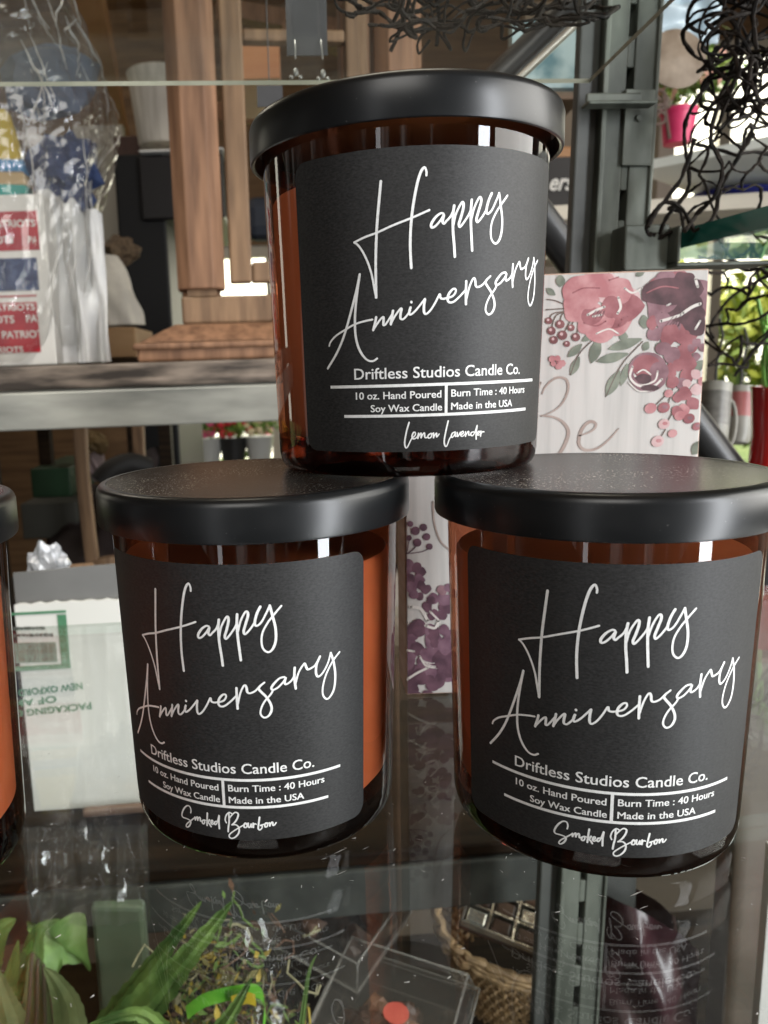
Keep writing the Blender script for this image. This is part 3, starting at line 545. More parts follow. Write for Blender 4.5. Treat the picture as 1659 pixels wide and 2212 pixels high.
for i in range(9): twig(mb, rr, wander(rr, at(1655, 30, .44), (.035, .025, .022), 9, .012), rr.uniform(.0006, .0011))
tag(mb.build('twig_net', vine_m, smooth=True), 'black twig net draped over the dark green glass shelf', 'twig decoration')
mb = MB(); rr = random.Random(9)
def top_net(Y, dy):
    def f(u, v):
        x = 740 + 560 * u; y = dy + 120 * v * (.55 + .45 * math.sin(u * 3.1)); p = at(x, y, Y + .04 * (1 - v)); p.z = max(p.z, .2665); return p
    return f
net(mb, rr, top_net(.36, -30), 12, 4, .36, .00068, .12); net(mb, rr, top_net(.375, -45), 9, 3, .36, .00072, .25)
for i in range(12):
    c = wander(rr, at(rr.uniform(800, 1240), rr.uniform(-20, 45), .37), (.022, .022, .012), 8, .011); twig(mb, rr, [Vector((p.x, p.y, max(p.z, .2665))) for p in c], rr.uniform(.0005, .0010))
tag(mb.build('twig_net', vine_m, smooth=True), 'black twig net spread over the upper clear glass shelf', 'twig decoration')
mb = MB(); rr = random.Random(12)
def low_net(Y):
    def f(u, v): return at(1510 + 190 * u, 570 + 205 * v + 20 * math.sin(u * 5), Y + .03 * math.sin(v * 4 + u * 3))
    return f
net(mb, rr, low_net(.56), 4, 5, .34, .0010, .10); net(mb, rr, low_net(.60), 2, 3, .36, .0011, .3)
tag(mb.build('twig_net', vine_m, smooth=True), 'open black twig net hanging right of the flowered block sign', 'twig decoration')

# folding stand of black tubes behind the top jar
st = empty('folding_stand', 'black tube folding stand crossing behind the top candle jar', 'stand', tuple(at(1040, 250, .62)))
o0 = st.location
def rod(p, q, r, name='tube', m=None):
    return MB().tube([p - o0, p.lerp(q, .5) - o0, q - o0], r, 14).build(name, m or M['black'], st, smooth=True)
rod(at(1300, -40, .60), at(985, 262, .62), .0115); rod(at(1030, 290, .63), at(1610, 1060, .63), .0125)
rod(at(1318, -20, .585), at(1080, 205, .60), .0022, 'cable', mat('bright_cable', (.42, .38, .33), .3, metal=.6))

# ------------------------------------------------------------------ tall shelving at the left: board, beam, legs
def rack(label, Y, x0, x1, ztop, tb, hb, depth, bm, sm, legs, legz):
    r = empty('storage_rack', label, 'rack', (0, Y, 0), YAW)
    MB().box((x0, 0, ztop - tb), (x1, depth, ztop)).build('board', bm, r, bevel=.002)
    MB().box((x0, -.002, ztop - tb - .002 - hb), (x1, .028, ztop - tb - .002)).build('beam', sm, r, bevel=.0015)
    MB().box((x0, depth - .03, ztop - tb - .002 - hb), (x1, depth, ztop - tb - .002)).build('beam', sm, r, bevel=.0015)
    for x in legs:
        for y in (-.0045, depth - .030): MB().box((x, y, legz[0]), (x + .034, y + .034, legz[1])).build('leg', M['postgrey'], r, bevel=.001)
    return r
rack('weathered board and grey steel beam shelf carrying the wooden lantern', .85, -.95, .075, .1405, .0245, .0385, .36, M['oldwood'], M['beam'], (-.99, .04), (-1.0, .112))
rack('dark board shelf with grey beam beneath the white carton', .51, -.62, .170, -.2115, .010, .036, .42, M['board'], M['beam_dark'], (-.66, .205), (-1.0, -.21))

# ------------------------------------------------------------------ white carton with upside-down green print
cb = empty('carton', 'white open-topped carton with upside-down green print', 'box', (-.176, .586, -.2113), R(3.6))
W2, HF = .0425, .171
edge = [(-W2, 0), (W2, 0)] + [(W2 - 2 * W2 * i / 22, HF + .0009 * math.sin(i * 1.9) * (1 if i % 3 else .4)) for i in range(23)]
MB().prism(edge, .003).build('front_panel', M['carton'], cb)
hb_ = at(150, 1229, .589).z + .2113
MB().box((-W2, .0068, 0), (W2, .075, HF - .006)).build('box_walls', M['carton'], cb, bevel=.001)
MB().prism([(-W2 + .0005, .002), (W2 - .0005, .002), (W2 - .0005, hb_ + .002), (.012, hb_ + .001), (-.016, hb_ - .0005), (-W2 + .0005, hb_ - .0015)], .003, Matrix.Translation((0, .0034, 0))).build('shaded_top_panel', M['carton_shade'], cb)  # grey panel: the shade on the carton's top is put into its colour
def cpt(px, py): p = at(px / 1.58 / 1.82278, (2200 + py / 1.58) / 1.82278, .586); return Vector((p.x + .176, p.z + .2113))
gm = MB()
for (x0, y0, x1, y1) in ((70, 318, 410, 345), (385, 345, 412, 652), (95, 650, 440, 690)):
    a_, b_ = cpt(x0, y1), cpt(x1, y0); gm.box((a_.x - .012 * (x0 < 100), -.0006, a_.y), (b_.x, -.0002, b_.y))
gm.build('green_square', M['green_ink'], cb)
bm_ = MB(); rr = random.Random(5); x = 104
while x < 345:
    w = rr.uniform(3, 12); a_, b_ = cpt(x, 640), cpt(x + w, 515); bm_.box((a_.x, -.0005, a_.y), (b_.x, -.0002, b_.y)); x += w + rr.uniform(3, 11)
bm_.build('bar_code', M['green_pale'], cb)
bm_ = MB()
for y, x1 in ((425, 280), (468, 318)):
    x = 92
    while x < x1:
        w = rr.uniform(6, 18); a_, b_ = cpt(x, y + 8 + rr.uniform(0, 5)), cpt(x + w, y - 6 - rr.uniform(0, 4)); bm_.box((a_.x, -.0005, a_.y), (b_.x, -.0002, b_.y)); x += w + rr.uniform(2, 7)
bm_.build('small_print', M['black_ink'], cb)
tm = MB()
for t, (rx, ry), (lx, ly), cap in (('NEW OXFORD', (510, 770), (118, 806), .0056), ('OF AMERICA', (352, 848), (-165, 895), .0056), ('PACKAGING CORP', (566, 895), (-40, 945), .0056)):
    vs, fs, w = text2d(t, .03); a_, b_ = cpt(rx, ry), cpt(lx, ly); u = (b_ - a_); L = u.length; u.normalize(); q = Vector((-u.y, u.x))
    tm.add([(a_.x + u.x * L * X + q.x * cap * Yc, -.0004, a_.y + u.y * L * X + q.y * cap * Yc) for X, Yc in vs], fs)
tm.build('lettering', M['green_ink'], cb)
sk = at(152, 1772, .572); sk2 = at(300, 1738, .578)
mb = MB(); mb.box((-.027, -.004, 0), (.027, .004, .0065))
tag(mb.build('wood_stick', mat('brown_stick', (.20, .12, .08), .6, col2=(.12, .07, .045), scale=(40, 200, 200)), loc=(-.150, .576, -.2112), rz=R(5), bevel=.0022, seg=3), 'short brown stick lying before the white carton', 'stick')
# crumpled foil and a wood strip behind the carton, on the same board
mb = MB(); mb.ball((0, 0, 0), .0125, 26, .5, sq=(1.25, .9, 1.55))
tag(mb.build('crumpled_plastic', mat('silver_plastic', (.38, .40, .43), .22, metal=.25, col2=(.62, .64, .68), scale=(150, 150, 150), bump=.8, bscale=160), loc=tuple(at(102, 1229, .622))), 'crumpled silvery plastic lying on top of the white carton', 'wrapping')
mb = MB(); sz = at(158, 1219, .69).z + .2113; mb.box((-.018, -.003, 0), (.018, .003, sz))
tag(mb.build('wood_slip', M['cedar2'], loc=(at(158, 1219, .69).x, .69, -.2113), rz=R(4), bevel=.001), 'pale wooden slip standing behind the white carton', 'wood piece')

# ------------------------------------------------------------------ wooden lantern
ln = empty('wood_lantern', 'reddish cedar lantern on the weathered board shelf', 'lantern', tuple(at(405, 742, .90)), YAW + R(2))
ln.location.z = .1408
def lp(px, py, Y=.905): v = at(px, py, Y) - ln.location; return ln.matrix_basis.to_3x3().inverted() @ v if False else v
wx = -.128 - ln.location.x
x0 = at(372, 500, .89).x - ln.location.x - .004; WL = .255
base_z = .0
mb = MB()
def frust(mb, x0, x1, y0, y1, z0, X0, X1, Y0, Y1, z1):
    vs = [(x0, y0, z0), (x1, y0, z0), (x1, y1, z0), (x0, y1, z0), (X0, Y0, z1), (X1, Y0, z1), (X1, Y1, z1), (X0, Y1, z1)]
    mb.add(vs, [(0, 3, 2, 1), (4, 5, 6, 7), (0, 1, 5, 4), (1, 2, 6, 5), (2, 3, 7, 6), (3, 0, 4, 7)])
P0 = -.052; D = .24
frust(mb, P0, WL + .03, -.045, D + .045, 0, P0, WL + .03, -.045, D + .045, .020)
frust(mb, P0 + .002, WL + .028, -.043, D + .043, .0202, -.012, WL - .006, -.010, D + .01, .040)
mb.build('plinth', M['cedar'], ln, bevel=.003)
mb = MB(); frust(mb, P0 - .004, WL + .034, -.049, D + .049, .0125, P0 - .004, WL + .034, -.049, D + .049, .0195); mb.build('moulding', M['cedar'], ln, bevel=.003, seg=3)
mb = MB(); frust(mb, -.004, WL - .014, -.004, D, .0402, -.004, WL - .014, -.004, D, .070); mb.build('base_block', M['cedar2'], ln, bevel=.003)
PW = .052
for i, (x, y) in enumerate(((-.007, -.012), (WL - .04, -.012), (-.007, D - .05), (WL - .04, D - .05))):
    c = .013; zz = (.077, .62)
    poly = [(x + c, y), (x + PW - c, y), (x + PW, y + c), (x + PW, y + PW - c), (x + PW - c, y + PW), (x + c, y + PW), (x, y + PW - c), (x, y + c)]
    mb = MB(); vs = [(a, b, z) for z in zz for a, b in poly]; mb.add(vs, [tuple(range(8))[::-1], tuple(range(8, 16))] + [(j, (j + 1) % 8, (j + 1) % 8 + 8, j + 8) for j in range(8)])
    MBp = mb.build('post', M['cedar'], ln, bevel=.0015)
    foot = MB().box((x + .01, y + .01, .0702), (x + PW - .01, y + PW - .01, .0768)).build('peg', M['cedar2'], ln)
mb = MB(); fx0 = PW - .007 + .006; fx1 = WL - .046; mb.box((fx0, .004, .084), (fx0 + .024, .024, .60)); mb.box((fx1 - .024, .004, .084), (fx1, .024, .60)); mb.box((fx0 + .0245, .005, .084), (fx1 - .0245, .023, .106)); mb.box((fx0 + .0245, .005, .33), (fx1 - .0245, .023, .342)); mb.build('door_frame', M['cedar2'], ln, bevel=.0025)
mb = MB(); mb.box((-.03, -.03, .6205), (WL + .01, D + .02, .65)); mb.build('roof', M['cedar'], ln, bevel=.004)

# ------------------------------------------------------------------ wrapped gift basket on the same shelf
gb_c = at(-45, 700, 1.01); gc = Vector((gb_c.x, 1.01, .141))
gf = empty('gift_bundle', 'cellophane wrapped gift with red printed box, blue pompom and yellow bag', 'gift', tuple(gc))
film = clear_mat('crumpled_cellophane', (.93, .93, .92), .07, 1.5, 1.3, bump=.5, bscale=60, bstretch=.16, film=.06, filmcol=(.75, .74, .72))
prof_px = [(781, 158), (745, 196), (690, 213), (560, 220), (428, 226), (330, 245), (262, 253), (200, 236), (130, 215), (60, 190), (0, 160), (-60, 120)]
pr = [(max((at(x, y, 1.01).x - gc.x), .01), max(at(x, y, 1.01).z - gc.z, 0.001)) for y, x in prof_px]
mb = MB()
def filmpt(u, v):
    j = v * (len(pr) - 1); i = min(int(j), len(pr) - 2); t = j - i; r = pr[i][0] * (1 - t) + pr[i + 1][0] * t; z = pr[i][1] * (1 - t) + pr[i + 1][1] * t
    a = 2 * math.pi * u; d = Vector((math.cos(a) * 2.2, math.sin(a) * 2.2, z * 7)); n = mnoise.noise(d * 1.1) * .05 + abs(mnoise.noise(d * 2.7)) * .05 + abs(mnoise.noise(d * 6)) * .025
    r *= 1.0 + n - .03 - .05 * abs(math.sin(a * 5 + z * 9))
    return (r * math.cos(a), r * math.sin(a) * .93, z)
mb.sheet(filmpt, 120, 70); mb.build('cellophane', film, gf, smooth=False)
cm = MB(); rr = random.Random(41)  # pale slivers painted as glints along the creases of the film
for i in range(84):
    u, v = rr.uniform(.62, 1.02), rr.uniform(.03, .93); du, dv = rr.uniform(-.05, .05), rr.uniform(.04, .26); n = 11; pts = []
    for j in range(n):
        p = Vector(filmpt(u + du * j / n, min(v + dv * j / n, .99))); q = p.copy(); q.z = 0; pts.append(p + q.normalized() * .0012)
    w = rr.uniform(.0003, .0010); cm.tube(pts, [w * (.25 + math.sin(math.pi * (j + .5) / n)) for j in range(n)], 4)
cm.build('crease_glint', mat('film_glint', (.62, .61, .58), .12, spec=.8, col2=(.30, .29, .27), scale=(60, 60, 60)), gf)
def gpt(px, py, Y=.935): p = at(px, py, Y) - gc; return p
red = mat('red_print', (.42, .015, .03), .5, col2=(.30, .01, .025), scale=(40, 40, 40)); navy = mat('navy_cloth', (.012, .025, .075), .8, col2=(.035, .06, .15), scale=(90, 90, 90), bump=.8, bscale=140)
a_, b_ = gpt(-140, 772), gpt(92, 418)
bx = MB().box((a_.x, a_.y, .002), (b_.x, a_.y + .09, b_.z)).build('printed_box', M['white'], gf, bevel=.0015)
mb = MB(); nv = MB()
for y0, y1, tgt in ((455, 547, mb), (556, 634, nv), (640, 644, mb), (652, 768, mb)):
    p, q = gpt(-138, y1), gpt(79, y0); tgt.box((p.x, a_.y - .0006, p.z), (q.x, a_.y - .0001, q.z))
mb.build('red_panel', red, bx); nv.build('navy_panel', navy, bx)
tm = MB()
for t, x0, x1, y, h in (('PATRIOTS', -20, 77, 492, 17), ('PATRIOTS', -62, 30, 528, 17), ('PATRIOTS', 62, 150, 526, 17), ('PATRIOTS', -20, 77, 672, 16), ('PATRIOTS', -70, 32, 700, 18), ('PATRIOTS', 58, 150, 696, 18), ('PATRIOTS', 6, 104, 731, 18), ('PATRIOTS', -40, 52, 764, 16)):
    vs, fs, w = text2d(t, .02); p, q = gpt(x0, y), gpt(x1, y - h * .15)
    pts = [(p.x + (q.x - p.x) * X, a_.y - .0012, p.z + (q.z - p.z) * X + h * .93 / F_PX * Yc * .85) for X, Yc in vs]
    lim = gpt(78, 500).x
    keep_f = [f for f in fs if all(pts[i][0] < lim for i in f)]
    tm.add(pts, keep_f)
tm.build('lettering', M['white'], bx)
mb = MB(); rr = random.Random(3)
pp = gpt(118, 780, .95); qq = gpt(90, 600, .95)
def tissue(u, v):
    x = gpt(84, 700, .95).x + u * .075; z = .004 + v * (.20 - .03 * u); y = a_.y + .03 + .018 * mnoise.noise(Vector((u * 7, v * 2.4, 1))) + .01 * math.sin(u * 17 + v * 2) + u * .02
    return (x, y, z + .012 * mnoise.noise(Vector((u * 9, 3, v))) * v)
mb.sheet(tissue, 40, 24); mb.build('tissue_paper', mat('white_tissue', (.70, .70, .68), .8, col2=(.6, .6, .6), scale=(20, 20, 20)), gf)
mb = MB(); c = gpt(140, 375, 1.0); mb.ball(tuple(c), .040, 28, .45, sq=(1.0, .8, 1.05)); c2 = gpt(165, 430, .99); mb.ball(tuple(c2), .018, 16, .5); mb.build('blue_pompom', navy, gf)
mb = MB(); c = gpt(105, 175, 1.02); mb.ball(tuple(c), .045, 20, .3, sq=(1.2, .6, .9)); mb.build('blue_cloth', mat('faded_blue_cloth', (.09, .12, .18), .8, col2=(.06, .08, .13), scale=(40, 40, 40)), gf)
yb = MB(); zt = gpt(10, 235).z; a0 = gpt(-60, 420); a1 = gpt(62, 420)
for k, (y0, y1, xa, xb) in enumerate(((235, 342, 8, 44), (342, 370, 44, 54), (370, 396, 50, 58), (396, 424, 54, 64))):
    p0, p1, p2, p3 = gpt(-60, y1, .97), gpt(xb, y1 + 4, .97), gpt(xa, y0, .97), gpt(-60, y0, .97)
    yb.prism([(p0.x, p0.z), (p1.x, p1.z), (p2.x, p2.z), (p3.x, p3.z)], .02, Matrix.Translation((0, p0.y, 0)), k)
yb.build('snack_bag', [mat('yellow_bag', (.55, .40, .02), .4), mat('blue_band', (.03, .20, .42), .4), mat('tan_band', (.50, .36, .18), .5), mat('teal_band', (.02, .32, .28), .4)], gf)

# ------------------------------------------------------------------ earring cards hanging behind the top shelf
def card(px0, px1, py0, py1, Y, label, drops):
    p, q = at(px0, py1, Y), at(px1, py0, Y)
    r = empty('earring_card', label, 'earring card', ((p.x + q.x) / 2, Y, p.z), R(4))
    w, h = (q.x - p.x) / 2, q.z - p.z
    MB().box((-w, -.0004, 0), (w, .0004, h)).build('card', mat('grey_card', (.011, .0105, .0105), .5, col2=(.025, .025, .028), scale=(30, 30, 30)), r)
    MB().tube([(0, 0, h - .006), (0, .002, h + .004), (0, .01, .6 - p.z)], .0004, 5).build('hanging_thread', M['black'], r)
    for dx, dz in drops:
        mb = MB(); mb.tube([(dx, -.0012, .008), (dx * 1.02, -.004, .001), (dx * 1.05, -.004, dz * .5)], .0003, 6)
        mb.ball((dx * 1.05, -.004, dz - .004), .0017, 8, sq=(.9, .6, 1.5)); mb.ball((dx * 1.05 + .0026, -.004, dz - .0066), .0012, 8); mb.ball((dx * 1.05 - .0026, -.004, dz - .0066), .0012, 8)
        mb.build('earring', M['silver'], r, smooth=True)
    return r
M['silver'] = mat('silver_crystal', (.16, .155, .14), .3, metal=.3)
card(620, 705, -8, 122, .50, 'grey earring card with two crystal drop earrings above the top jar', ((-.007, -.006), (.008, -.007)))
card(556, 610, 184, 232, .56, 'small dark earring card just below the upper glass shelf', ())
# ------------------------------------------------------------------ things under the glass
under = empty('base_cabinet', 'dark brown cabinet top under the glass shelf', 'cabinet', (0, .25, -.44), YAW)
MB().box((-.62, -.20, -.02), (.62, .46, 0)).build('cabinet_top', M['board'], under, bevel=.002)
MB().box((-.6, -.16, -.80), (.6, .44, -.0205)).build('cabinet_body', M['board'], under)
ZB = -.44
leaf_m = mat('succulent_green', (.030, .070, .014), .6, spec=.3, col2=(.12, .19, .045), scale=(55, 55, 25), detail=4, bump=.25, bscale=160)
leaf_d = mat('olive_leaf', (.07, .10, .035), .6, spec=.3, col2=(.17, .20, .085), scale=(60, 60, 22), detail=6, bump=.35, bscale=140)
leaf_b = mat('bright_leaf', (.07, .19, .035), .5, col2=(.30, .46, .15), scale=(45, 45, 18), detail=6, bump=.3, bscale=120)
def blade(mb, path, w, rr, thick=.25, teeth=0.0, nrm=None, k=None):
    "a fleshy tapering leaf with a folded, toothed edge"
    c = spline(path, 16); n = len(c); vs = []; fs = []
    for i, p in enumerate(c):
        t = (c[min(i + 1, n - 1)] - c[max(i - 1, 0)]).normalized(); q = t.cross(nrm or Vector((.15, -1, .45))).normalized(); b = q.cross(t)
        s_ = i / (n - 1); ww = w * (1 - s_) ** .8 * (1 + teeth * ((i % 4) / 3 - .5) * (.6 + .8 * rr.random()))
        vs += [p + q * ww, p + q * ww * .5 - b * ww * thick * .6, p - b * ww * thick * .2 + b * ww * thick, p - q * ww * .5 - b * ww * thick * .6, p - q * ww, p - b * ww * thick * -1.6 * 0 - b * ww * thick * 1.3]
    m = 6
    for i in range(n - 1):
        for j in range(m): fs.append((i * m + j, i * m + (j + 1) % m, (i + 1) * m + (j + 1) % m, (i + 1) * m + j))
    return mb.add(vs, fs, k)
al = empty('aloe_plant', 'toothed green aloe plant under the glass, beneath the left jar', 'plant', (at(240, 2330, .40).x, .40, ZB))
o0 = al.location; rr = random.Random(2)
for name, pth, w in (('leaf', [at(190, 2360, .375), at(290, 2205, .38), at(390, 2085, .385), at(505, 1944, .395)], .0165),
                     ('leaf', [at(170, 2330, .39), at(255, 2195, .395), at(340, 2075, .40), at(436, 1946, .41)], .0125),
                     ('leaf', [at(380, 2330, .365), at(365, 2255, .355), at(300, 2190, .345), at(165, 2228, .34)], .0085),
                     ('leaf', [at(420, 2350, .36), at(455, 2260, .355), at(500, 2190, .355), at(545, 2110, .357)], .0085),
                     ('leaf', [at(640, 2330, .36), at(655, 2190, .362), at(668, 2100, .365), at(684, 2062, .368)], .0020)):
    mb = MB(); blade(mb, [p - o0 for p in pth], w, rr, .34, .17 if w > .005 else .02); mb.build(name, leaf_m, al, smooth=True)
MB().lathe([(0, 0), (.030, 0), (.036, .055), (.033, .056), (.030, .045), (0, .045)], 32).build('pot', mat('terracotta', (.30, .12, .06), .8, col2=(.38, .18, .10), scale=(30, 30, 30)), al, smooth=True)
# leafy bundle at the far left
lf = empty('leaf_bundle', 'olive and bright green broad leaves under the glass at the far left', 'plant', (at(60, 2300, .43).x, .43, ZB))
o0 = lf.location; rr = random.Random(6)
for pth, w, m in (([at(95, 2360, .42), at(90, 2240, .42), at(85, 2140, .425), at(70, 2055, .43)], .022, leaf_d), ([at(10, 2360, .41), at(20, 2240, .41), at(5, 2160, .42), at(-15, 2080, .43)], .018, leaf_d), ([at(150, 2360, .40), at(150, 2200, .41), at(125, 2130, .415), at(95, 2090, .42)], .013, leaf_d),
                  ([at(-40, 2260, .42), at(-10, 2180, .42), at(20, 2120, .43), at(40, 2030, .44)], .012, leaf_m), ([at(60, 2120, .44), at(70, 2060, .45), at(85, 2010, .455), at(130, 1985, .46)], .010, leaf_m), ([at(-60, 2150, .45), at(-30, 2060, .46), at(0, 2010, .465), at(35, 1985, .47)], .016, leaf_m),
                  ([at(30, 2160, .44), at(45, 2100, .445), at(60, 2060, .45), at(70, 2030, .45)], .008, leaf_b)):
    mb = MB(); blade(mb, [p - o0 for p in pth], w, rr, .12, .08); mb.build('leaf', m, lf)
for i in range(5):
    a, b = at(30 + 26 * i, 2330, .405), at(70 + 12 * i, 2060 + 12 * i, .425); mb = MB(); mb.tube([a - o0, a.lerp(b, .5) - o0 + Vector((.003, 0, 0)), b - o0], .0012, 5); mb.build('stem', mat('dark_stem', (.09, .07, .045), .6), lf)
# bright green card and pale green plastic piece behind
o0 = at(140, 2050, .475); mb = MB()
out = [at(x / 1.508 / 1.82278, (3100 + y / 1.508) / 1.82278, .475) - o0 for x, y in ((165, 800), (240, 780), (380, 772), (500, 765), (512, 880), (522, 1000), (538, 1100), (480, 1062), (425, 1052), (380, 1030), (345, 1085), (300, 1010), (265, 960), (210, 900), (160, 850))]
out = spline(out + [out[0]], 3)[:-1]; cen = sum(out, Vector((0, 0, 0))) / len(out); n = len(out); rr = random.Random(5)
rings = [[cen.lerp(p, t) + Vector((rr.uniform(-.0006, .0006) * t, -.012 * (t - .5) ** 2 + .006 * math.sin(p.x * 160) * t, rr.uniform(-.0008, .0008) * t)) for p in out] for t in (.35, .7, 1.0)]
vs = [cen] + [p for r_ in rings for p in r_]; fs_ = [(0, 1 + i, 1 + (i + 1) % n) for i in range(n)]
for k in range(2): fs_ += [(1 + k * n + i, 1 + (k + 1) * n + i, 1 + (k + 1) * n + (i + 1) % n, 1 + k * n + (i + 1) % n) for i in range(n)]
mb.add(vs, fs_); mb.add([v + Vector((0, .0006, 0)) for v in vs], [tuple(reversed(f)) for f in fs_])
tag(mb.build('broad_leaf', leaf_b, loc=tuple(o0), smooth=True), 'bright apple green broad leaf with a ragged lower edge under the glass', 'leaf')
p = at(262, 2090, .49); p.z = ZB
tag(MB().prism([(-.019, .0), (.019, 0), (.018, .208), (-.018, .21)], .012).build('plastic_tub', mat('pale_green_plastic', (.12, .165, .11), .3, col2=(.19, .235, .165), scale=(20, 20, 20)), loc=tuple(p), bevel=.003), 'pale green plastic tub standing behind the aloe', 'tub')
# clear bag of plastic flowers
cb_ = empty('flower_bag', 'clear bag of mossy stems with green and yellow ribbon, beside the aloe', 'bag', (at(480, 2130, .42).x, .43, ZB))
o0 = cb_.location; rr = random.Random(8)
film2 = clear_mat('bag_film', (.95, .95, .94), .10, 1.5, .5, bump=.45, bscale=42, film=.01)
mb = MB()
def bagpt(u, v):
    a = 2 * math.pi * u; n = mnoise.noise(Vector((math.cos(a) * 2, math.sin(a) * 2, v * 4))); r = (.050 + .006 * n + .004 * mnoise.noise(Vector((math.cos(a) * 6, math.sin(a) * 6, v * 9)))) * (1 - .45 * max(0, v - .62) / .38) 
    return (r * math.cos(a), r * math.sin(a) * .8, v * .250)
mb.sheet(bagpt, 60, 30); mb.build('film', film2, cb_)
moss = [mat('moss_olive', (.10, .085, .02), .8), mat('moss_yellow', (.33, .24, .03), .7), mat('moss_brown', (.09, .045, .025), .8), mat('moss_green', (.10, .17, .03), .7), mat('moss_pale', (.24, .22, .13), .6)]
mb = MB()
for i in range(170):
    c = Vector((rr.gauss(0, .020), rr.gauss(0, .015), rr.uniform(.08, .225))); mb.tube(wander(rr, c, (.012, .012, .012), 5, .007), rr.uniform(.0003, .0009), 5, rr.randrange(5))
mb.build('dried_stems', moss, cb_)
mb = MB()
def tuft(mb, rr, c, r, n, ls, ks):
    for i in range(n):
        p = Vector((rr.gauss(0, .45) * r[0], rr.gauss(0, .45) * r[1], rr.gauss(0, .45) * r[2])) + Vector(c); a = Vector([rr.gauss(0, 1) for _ in range(3)]).normalized(); b = a.cross(Vector([rr.gauss(0, 1) for _ in range(3)])).normalized(); l = ls * rr.uniform(.6, 1.4)
        mb.add([p - a * l, p + b * l * .38, p + a * l, p - b * l * .38], [(0, 1, 2, 3)], rr.choice(ks))
tuft(mb, rr, (0, 0, .15), (.042, .034, .075), 1500, .0042, (0, 0, 1, 2, 2, 3, 3, 4)); mb.build('dried_moss', moss, cb_)
def rib(pth, w, m, name='ribbon'):
    c = spline([p - o0 for p in pth], 8); vs = []; fs = []
    for p in c: vs += [p + Vector((0, 0, w)), p + Vector((0, .004, -w))]
    MB().add(vs, [(2 * i, 2 * i + 1, 2 * i + 3, 2 * i + 2) for i in range(len(c) - 1)]).build(name, m, cb_)
rib([at(402, 2195, .375), at(440, 2168, .37), at(500, 2152, .368), at(555, 2148, .37), at(572, 2180, .375), at(568, 2240, .38)], .006, mat('lime_ribbon', (.10, .36, .03), .35, col2=(.18, .48, .05), scale=(60, 60, 60)))
rib([at(500, 2172, .366), at(530, 2162, .364), at(552, 2168, .365)], .0055, mat('yellow_ribbon', (.55, .42, .03), .4))
# clear plastic clamshell boxes
shell = clear_mat('clamshell_plastic', (.90, .89, .88), .07, 1.5, 1.2, bump=.2, bscale=40, film=.03, filmcol=(.6, .57, .54))
def clam(label, c, sx, sy, h, rx, ry, rz, inner, sticker=None):
    r = empty('clamshell_box', label, 'plastic box', tuple(c)); r.rotation_euler = (R(rx), R(ry), R(rz))
    mb = MB(); frust(mb, -sx * .9, sx * .9, -sy * .9, sy * .9, 0, -sx, sx, -sy, sy, h * .5); mb.build('tray', shell, r, bevel=.004, seg=3)
    mb = MB(); frust(mb, -sx * 1.06, sx * 1.06, -sy * 1.06, sy * 1.06, h * .505, -sx * 1.05, sx * 1.05, -sy * 1.05, sy * 1.05, h * .54); frust(mb, -sx, sx, -sy, sy, h * .545, -sx * .9, sx * .9, -sy * .9, sy * .9, h); mb.build('lid', shell, r, bevel=.004, seg=3)
    em = MB()
    for hh, q in ((h * .54, 1.05), (h, .9), (h * .5, 1.0), (0, .9)):
        loop = [(sx * q * X, sy * q * Yc, hh) for X, Yc in ((-1, -1), (1, -1), (1, 1), (-1, 1), (-1, -1))]
        for i in range(4): em.tube([loop[i], loop[i + 1]], .0007, 6)
    for X, Yc in ((-1, -1), (1, -1), (1, 1), (-1, 1)): em.tube([(sx * X, sy * Yc, h * .56), (sx * .9 * X, sy * .9 * Yc, h)], .0007, 6); em.tube([(sx * X * .9, sy * Yc * .9, 0), (sx * X, sy * Yc, h * .5)], .0007, 6)
    em.build('moulded_edge', clear_mat('moulded_plastic_edge', (.8, .8, .8), .15, 1.5, 1.5, film=.28, filmcol=(.62, .60, .57)), r)
    mb = MB(); rr = random.Random(int(c[0] * 999))
    for i in range(10): mb.ball((rr.uniform(-.6, .6) * sx, rr.uniform(-.6, .6) * sy, h * rr.uniform(.25, .6)), rr.uniform(.006, .012), 12, .6, rr.randrange(2))
    mb.build('sweets', inner, r)
    if sticker:
        mb = MB(); mb.lathe([(0, 0), (.0085, 0), (.0085, .0003), (0, .0003)], 28, (sticker[0], sticker[1], h + .0006)); s_ = mb.build('sticker', mat('red_sticker', (.55, .11, .08), .5, col2=(.48, .08, .06), scale=(90, 90, 90)), r)
    return r
choc = [mat('brown_sweets', (.07, .035, .022), .4), mat('tan_sweets', (.20, .11, .07), .5)]
c = at(745, 2000, .545); clam('clear plastic clamshell box tilted just below the grey beam', c + Vector((0, .01, -.02)), .036, .050, .036, 4, 8, -32, choc)
c = at(840, 2175, .47); clam('clear plastic clamshell box with a round red sticker', c + Vector((0, .0, -.03)), .048, .048, .036, 5, 3, -24, choc, (.006, -.006))
# wicker basket with a tray of wrapped chocolates
wk = empty('wicker_basket', 'tan wicker basket below the grey beam, left of the upright', 'basket', tuple(at(1090, 2010, .60))); o0 = wk.location
wick = mat('wicker', (.17, .105, .048), .6, col2=(.38, .25, .125), scale=(160, 160, 160), bump=.5, bscale=300)
rim = [at(1130, 1850, .66), at(960, 1865, .63), at(942, 1950, .60), at(968, 2030, .575), at(1040, 2082, .56), at(1160, 2120, .55), at(1290, 2110, .57), at(1350, 1990, .62)]
rc = spline([p - o0 for p in rim], 10); low = [p * .78 + Vector((.006, .006, -.070)) for p in rc]
mb = MB()
for k in range(3): mb.tube([p + Vector((0, 0, -.0042 * k)) + Vector((.0015 * math.sin(i * 1.3 + k * 2), 0, 0)) for i, p in enumerate(rc)], [.0036 + .0007 * math.sin(i * 2.1 + k) for i in range(len(rc))], 7)
mb.build('rim', wick, wk, smooth=True)
